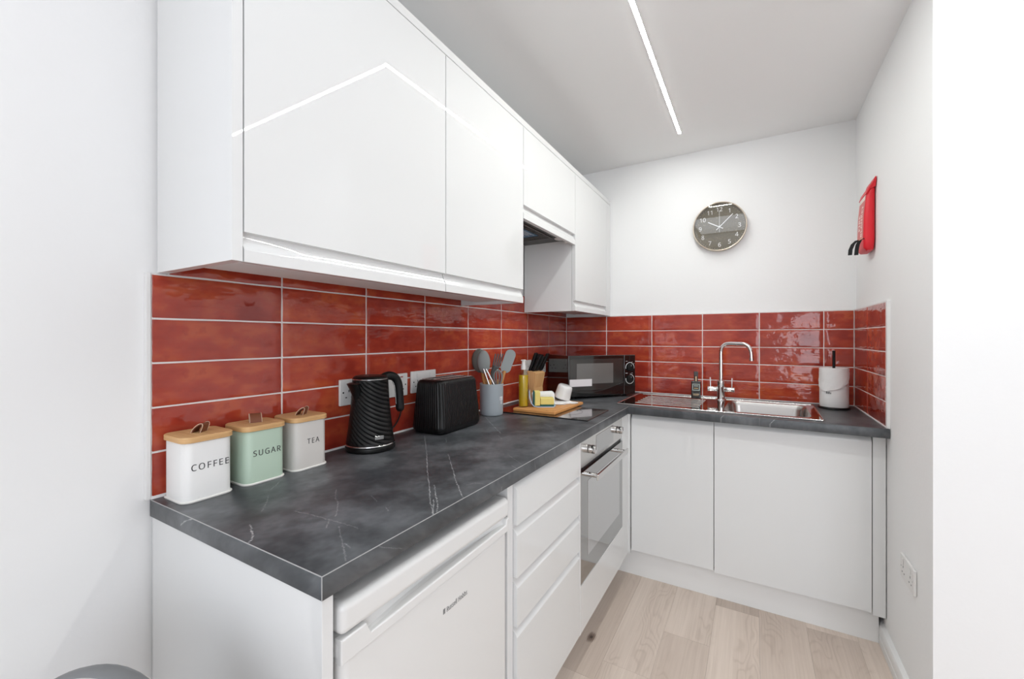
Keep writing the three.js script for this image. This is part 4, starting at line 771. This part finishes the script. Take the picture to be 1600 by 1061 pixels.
// ---------------------------------------------------------------- sockets
function socket(label, x, sign, y, z, wide, { red = false } = {}) {           // plate on the wall plane x, facing sign * x
  const t = thing('wall_socket', label, 'socket', [x, y, z], sign > 0 ? Math.PI / 2 : -Math.PI / 2), w = wide ? 0.146 : 0.086;
  mesh('plate', bx(-w / 2, w / 2, -0.043, 0.043, 0.0002, 0.0092, 0.003, 3), M.whitePlastic, t);
  for (const c of wide ? [-0.038, 0.038] : [0]) {
    mesh('switch', bx(c - 0.006, c + 0.006, 0.014, 0.034, 0.0092, 0.0125, 0.0015), M.whitePlastic, t);
    if (red) mesh('red_marker', bx(c - 0.006, c + 0.006, 0.0285, 0.0325, 0.0125, 0.0131), std({ color: rgb(0.35, 0.01, 0.01), roughness: 0.5 }), t);
    for (const [px, py] of [[0, 0.004], [-0.011, -0.017], [0.011, -0.017]]) mesh('pin_hole', bx(c + px - (py > 0 ? 0.002 : 0.0032), c + px + (py > 0 ? 0.002 : 0.0032), py - (py > 0 ? 0.004 : 0.002), py + (py > 0 ? 0.004 : 0.002), 0.0091, 0.0095), M.ink, t);
  }
  for (const s of [-1, 1]) mesh('screw', (() => { const g = cyl(0.0028, 0.0028, 0.0006, 0, 0, 0, 12); g.rotateX(Math.PI / 2); g.translate(s * (w / 2 - 0.0125), 0, 0.0092); return g; })(), M.steel, t);
  return t;
}
const SX = 0.0012;
socket('white double socket on the red tiles half hidden by the kettle spout', SX, 1, 1.0915, 1.848, true);
socket('white double socket with red switch marks behind the kettle handle', SX, 1, 1.0925, 1.687, true, { red: true });
socket('white double socket on the red tiles behind the black toaster', SX, 1, 1.0955, 1.520, true);
socket('small white single socket on the red tiles behind the knife handles', SX, 1, 1.0945, 0.612, false);
socket('white double socket on the red tiles beside the microwave', SX, 1, 1.0920, 0.440, true);
socket('white double socket low on the side wall near the outside corner', XW - 0.0002, -1, 0.4535, 0.872, true);

// ---------------------------------------------------------------- wall clock
{
  const R = 0.1465, t = thing('wall_clock', 'round wall clock with olive face, white numerals and champagne rim', 'clock', [0.9965, 1.9385, ZW + 0.006]);
  t.rotation.x = 0.026;                                                        // hangs leaning a little forward
  const rot = (g) => { g.rotateX(Math.PI / 2); return g; };
  mesh('rim', rot(lathe([[R - 0.010, 0.004], [R - 0.002, 0.002], [R, 0.006], [R, 0.036], [R - 0.0015, 0.040], [R - 0.006, 0.041], [R - 0.0075, 0.036], [R - 0.0085, 0.012]], 96)), std({ color: rgb(0.66, 0.58, 0.48), metalness: 0.85, roughness: 0.28 }), t);
  const face = fbm(90, 90, 2, 701), faceMap = dataTex(512, 512, (u, v) => { const s = face(u, v), a = smooth(0.72, 0.82, s); return mix(mix([0.30, 0.265, 0.16], [0.36, 0.32, 0.20], s), [0.60, 0.56, 0.46], a * 0.5); }, true);
  mesh('face', rot(lathe([[0, 0.013], [R - 0.0085, 0.013], [R - 0.0085, 0.006], [0, 0.006]], 64)), std({ map: faceMap, roughness: 0.6 }), t);
  for (let k = 1; k <= 12; k++) {
    const a = k / 12 * Math.PI * 2, g = textGeo(String(k), 0.0250, { depth: 0.0014, stretch: 0.95 }); g.translate(Math.sin(a) * 0.106, Math.cos(a) * 0.106, 0.0132); mesh('numeral', g, M.whiteInk, t);
  }
  for (let k = 0; k < 60; k++) { if (k % 5 === 0) continue; const a = k / 60 * Math.PI * 2, g = new THREE.CylinderGeometry(0.0011, 0.0011, 0.0008, 8); g.rotateX(Math.PI / 2); g.translate(Math.sin(a) * 0.130, Math.cos(a) * 0.130, 0.0134); mesh('minute_dot', g, M.whiteInk, t); }
  const hand = (name, a, len, tail, w, z) => { const g = bx(-w / 2, w / 2, -tail, len, z, z + 0.0012, 0.0004); g.rotateZ(-a); mesh(name, g, M.whiteInk, t); };
  hand('hour_hand', -1.06, 0.072, 0.022, 0.0055, 0.0165); hand('minute_hand', 0.80, 0.100, 0.024, 0.0045, 0.0185); hand('second_hand', 0.0, 0.098, 0.034, 0.0018, 0.0205);
  mesh('hub', rot(cyl(0.005, 0.005, 0.010, 0, 0.0132, 0, 20)), M.whiteInk, t);
  const glassPts = []; for (let i = 0; i <= 14; i++) { const r = (R - 0.0075) * i / 14; glassPts.push([r, 0.0335 + 0.0005 * (1 - (r / R) ** 2)]); }
  mesh('glass', rot(lathe(glassPts, 72)), phys({ color: 0xffffff, roughness: 0, transmission: 1, thickness: 0, ior: 2.1 }), t);
}

// ---------------------------------------------------------------- fire blanket
{
  const t = thing('fire_blanket', 'red fire blanket pouch with black pull tapes hung on the side wall', 'fire blanket', [XW, 1.665, 0.340]);
  // pouch, closed towards the wall: outline across z, depth out along -x
  const ring = (y, hw, d, r, back = 0) => roundRect(2 * hw, d, r, 5).map(([a, b]) => [-(b + d / 2) - 0.003 - back, y, a]);
  mesh('pouch', loft([ring(0.0, 0.060, 0.026, 0.006, 0.004), ring(0.012, 0.068, 0.038, 0.012, 0.002), ring(0.05, 0.071, 0.041, 0.014), ring(0.16, 0.072, 0.038, 0.014), ring(0.25, 0.072, 0.030, 0.012), ring(0.272, 0.071, 0.020, 0.008)], true, true, 0.9), M.red, t);
  const fl = [[-0.003, 0.316], [-0.007, 0.316], [-0.012, 0.300], [-0.028, 0.274], [-0.036, 0.250], [-0.033, 0.248], [-0.022, 0.268], [-0.003, 0.276]];
  mesh('flap', (() => { const g = alongZ(fl, -0.072, 0.092, 0.8, 0.0008), p = g.attributes.position; for (let i = 0; i < p.count; i++) { const y = p.getY(i), k = smooth(0.25, 0.316, y); if (p.getZ(i) > 0) p.setZ(i, 0.072 + 0.020 * k); } g.computeVertexNormals(); return g; })(), M.red, t);
  mesh('eyelet', (() => { const g = new THREE.TorusGeometry(0.005, 0.0016, 8, 18); g.rotateY(Math.PI / 2); g.translate(-0.0095, 0.303, 0.02); return g; })(), M.steel, t);
  const art = canvasTex(256, 512, (g) => {
    g.fillStyle = '#cf3b33'; g.fillRect(0, 0, 256, 512); g.fillStyle = '#f0dcd2'; g.fillRect(10, 8, 236, 62);
    g.strokeStyle = '#f3c9b4'; g.lineWidth = 6; g.strokeRect(6, 4, 244, 504);
    g.save(); g.translate(128, 296); g.rotate(-Math.PI / 2); g.fillStyle = '#f6d9cf'; g.font = 'bold 92px sans-serif'; g.textAlign = 'center'; g.fillText('FIRE', 0, -14); g.font = 'bold 84px sans-serif'; g.fillText('BLANKET', 0, 74); g.restore();
    g.fillStyle = '#f2c884'; g.fillRect(20, 488, 216, 6);
  });
  mesh('printed_label', (() => { const g = new THREE.PlaneGeometry(0.118, 0.205, 1, 10), p = g.attributes.position; const depthAt = (y) => { const ys = [[0.05, 0.041], [0.16, 0.038], [0.25, 0.030]]; for (let i = 0; i < 2; i++) if (y <= ys[i + 1][0]) return ys[i][1] + (ys[i + 1][1] - ys[i][1]) * (y - ys[i][0]) / (ys[i + 1][0] - ys[i][0]); return 0.03; }; g.rotateY(-Math.PI / 2); for (let i = 0; i < p.count; i++) { const y = p.getY(i) + 0.1535; p.setXYZ(i, -(depthAt(Math.max(0.05, y)) + 0.0036), y, p.getZ(i)); } return g; })(), std({ map: art, roughness: 0.3 }), t);
  for (const [dx, dz] of [[0, 0], [-0.024, 0.012]]) {                          // two pull tapes hanging out at the bottom
    const path = [[-0.034, 0.046], [-0.044, 0.050], [-0.054 + dx * 0.5, 0.044], [-0.062 + dx * 0.8, 0.028], [-0.066 + dx, 0.004], [-0.068 + dx, -0.020]];
    mesh('pull_tape', loft(path.map(([x, y], i) => { const w = i < 2 ? 0.004 : 0.0075, z = 0.052 + dz + i * 0.002; return [[x - w, y, z], [x + w, y + (i < 3 ? 0.003 : 0), z], [x + w, y + (i < 3 ? 0.003 : 0), z + 0.0016], [x - w, y, z + 0.0016]]; }), true, true, 0.6), M.blackMatt, t);
  }
}

// ---------------------------------------------------------------- chair by the end of the counter
{
  const t = thing('dining_chair', 'grey upholstered chair with rounded back and pale piping beside the counter end', 'chair', [0.444, 0, 2.835], 0.12);
  // padded oval back, standing a hand's width from the panel
  const n = 64, oval = (s, z, cy = 0.640) => { const q = []; for (let i = 0; i < n; i++) { const a = -i / n * Math.PI * 2, e = (v, p) => Math.sign(v) * Math.abs(v) ** p; const x = e(Math.cos(a), 0.85) * 0.215 * s, y = e(Math.sin(a), 0.85) * 0.155 * s; q.push([x, cy + y, z - 0.24 + 0.05 * (x / 0.215) ** 2 - (y > 0 ? 0.02 * y / 0.155 : 0)]); } return q; };
  const prof = [[0.93, 0.008], [0.96, 0.010], [0.985, 0.008], [1.0, 0.002], [1.0, -0.008], [0.985, -0.014], [0.96, -0.016], [0.93, -0.014]];
  mesh('back_rim', loft(prof.map(([s, z]) => oval(s, z)), true, true, 1.2), M.chairGrey, t);
  for (const z of [0.0095, -0.0155]) mesh('piping', tube(oval(0.945, z).map((p) => p), 0.0035, 140, 8, true), M.piping, t);
  mesh('back_pad', loft([oval(0.932, 0.0080), oval(0.70, 0.012), oval(0.35, 0.014)], true, true, 1.2), M.black, t);
  mesh('seat', bx(-0.20, 0.20, 0.42, 0.470, -0.17, 0.23, 0.022, 4), M.chairGrey, t);
  for (const [x, z] of [[-0.16, -0.14], [0.16, -0.14], [-0.16, 0.19], [0.16, 0.19]]) mesh('leg', bar([x * 1.08, 0, z * 1.08], [x, 0.425, z], 0.009, 0.013), M.black, t);
  mesh('back_support', join(bar([-0.09, 0.445, -0.16], [-0.09, 0.53, -0.238], 0.010), bar([0.09, 0.445, -0.16], [0.09, 0.53, -0.238], 0.010)), M.black, t);
}

renderer.render(scene, camera);
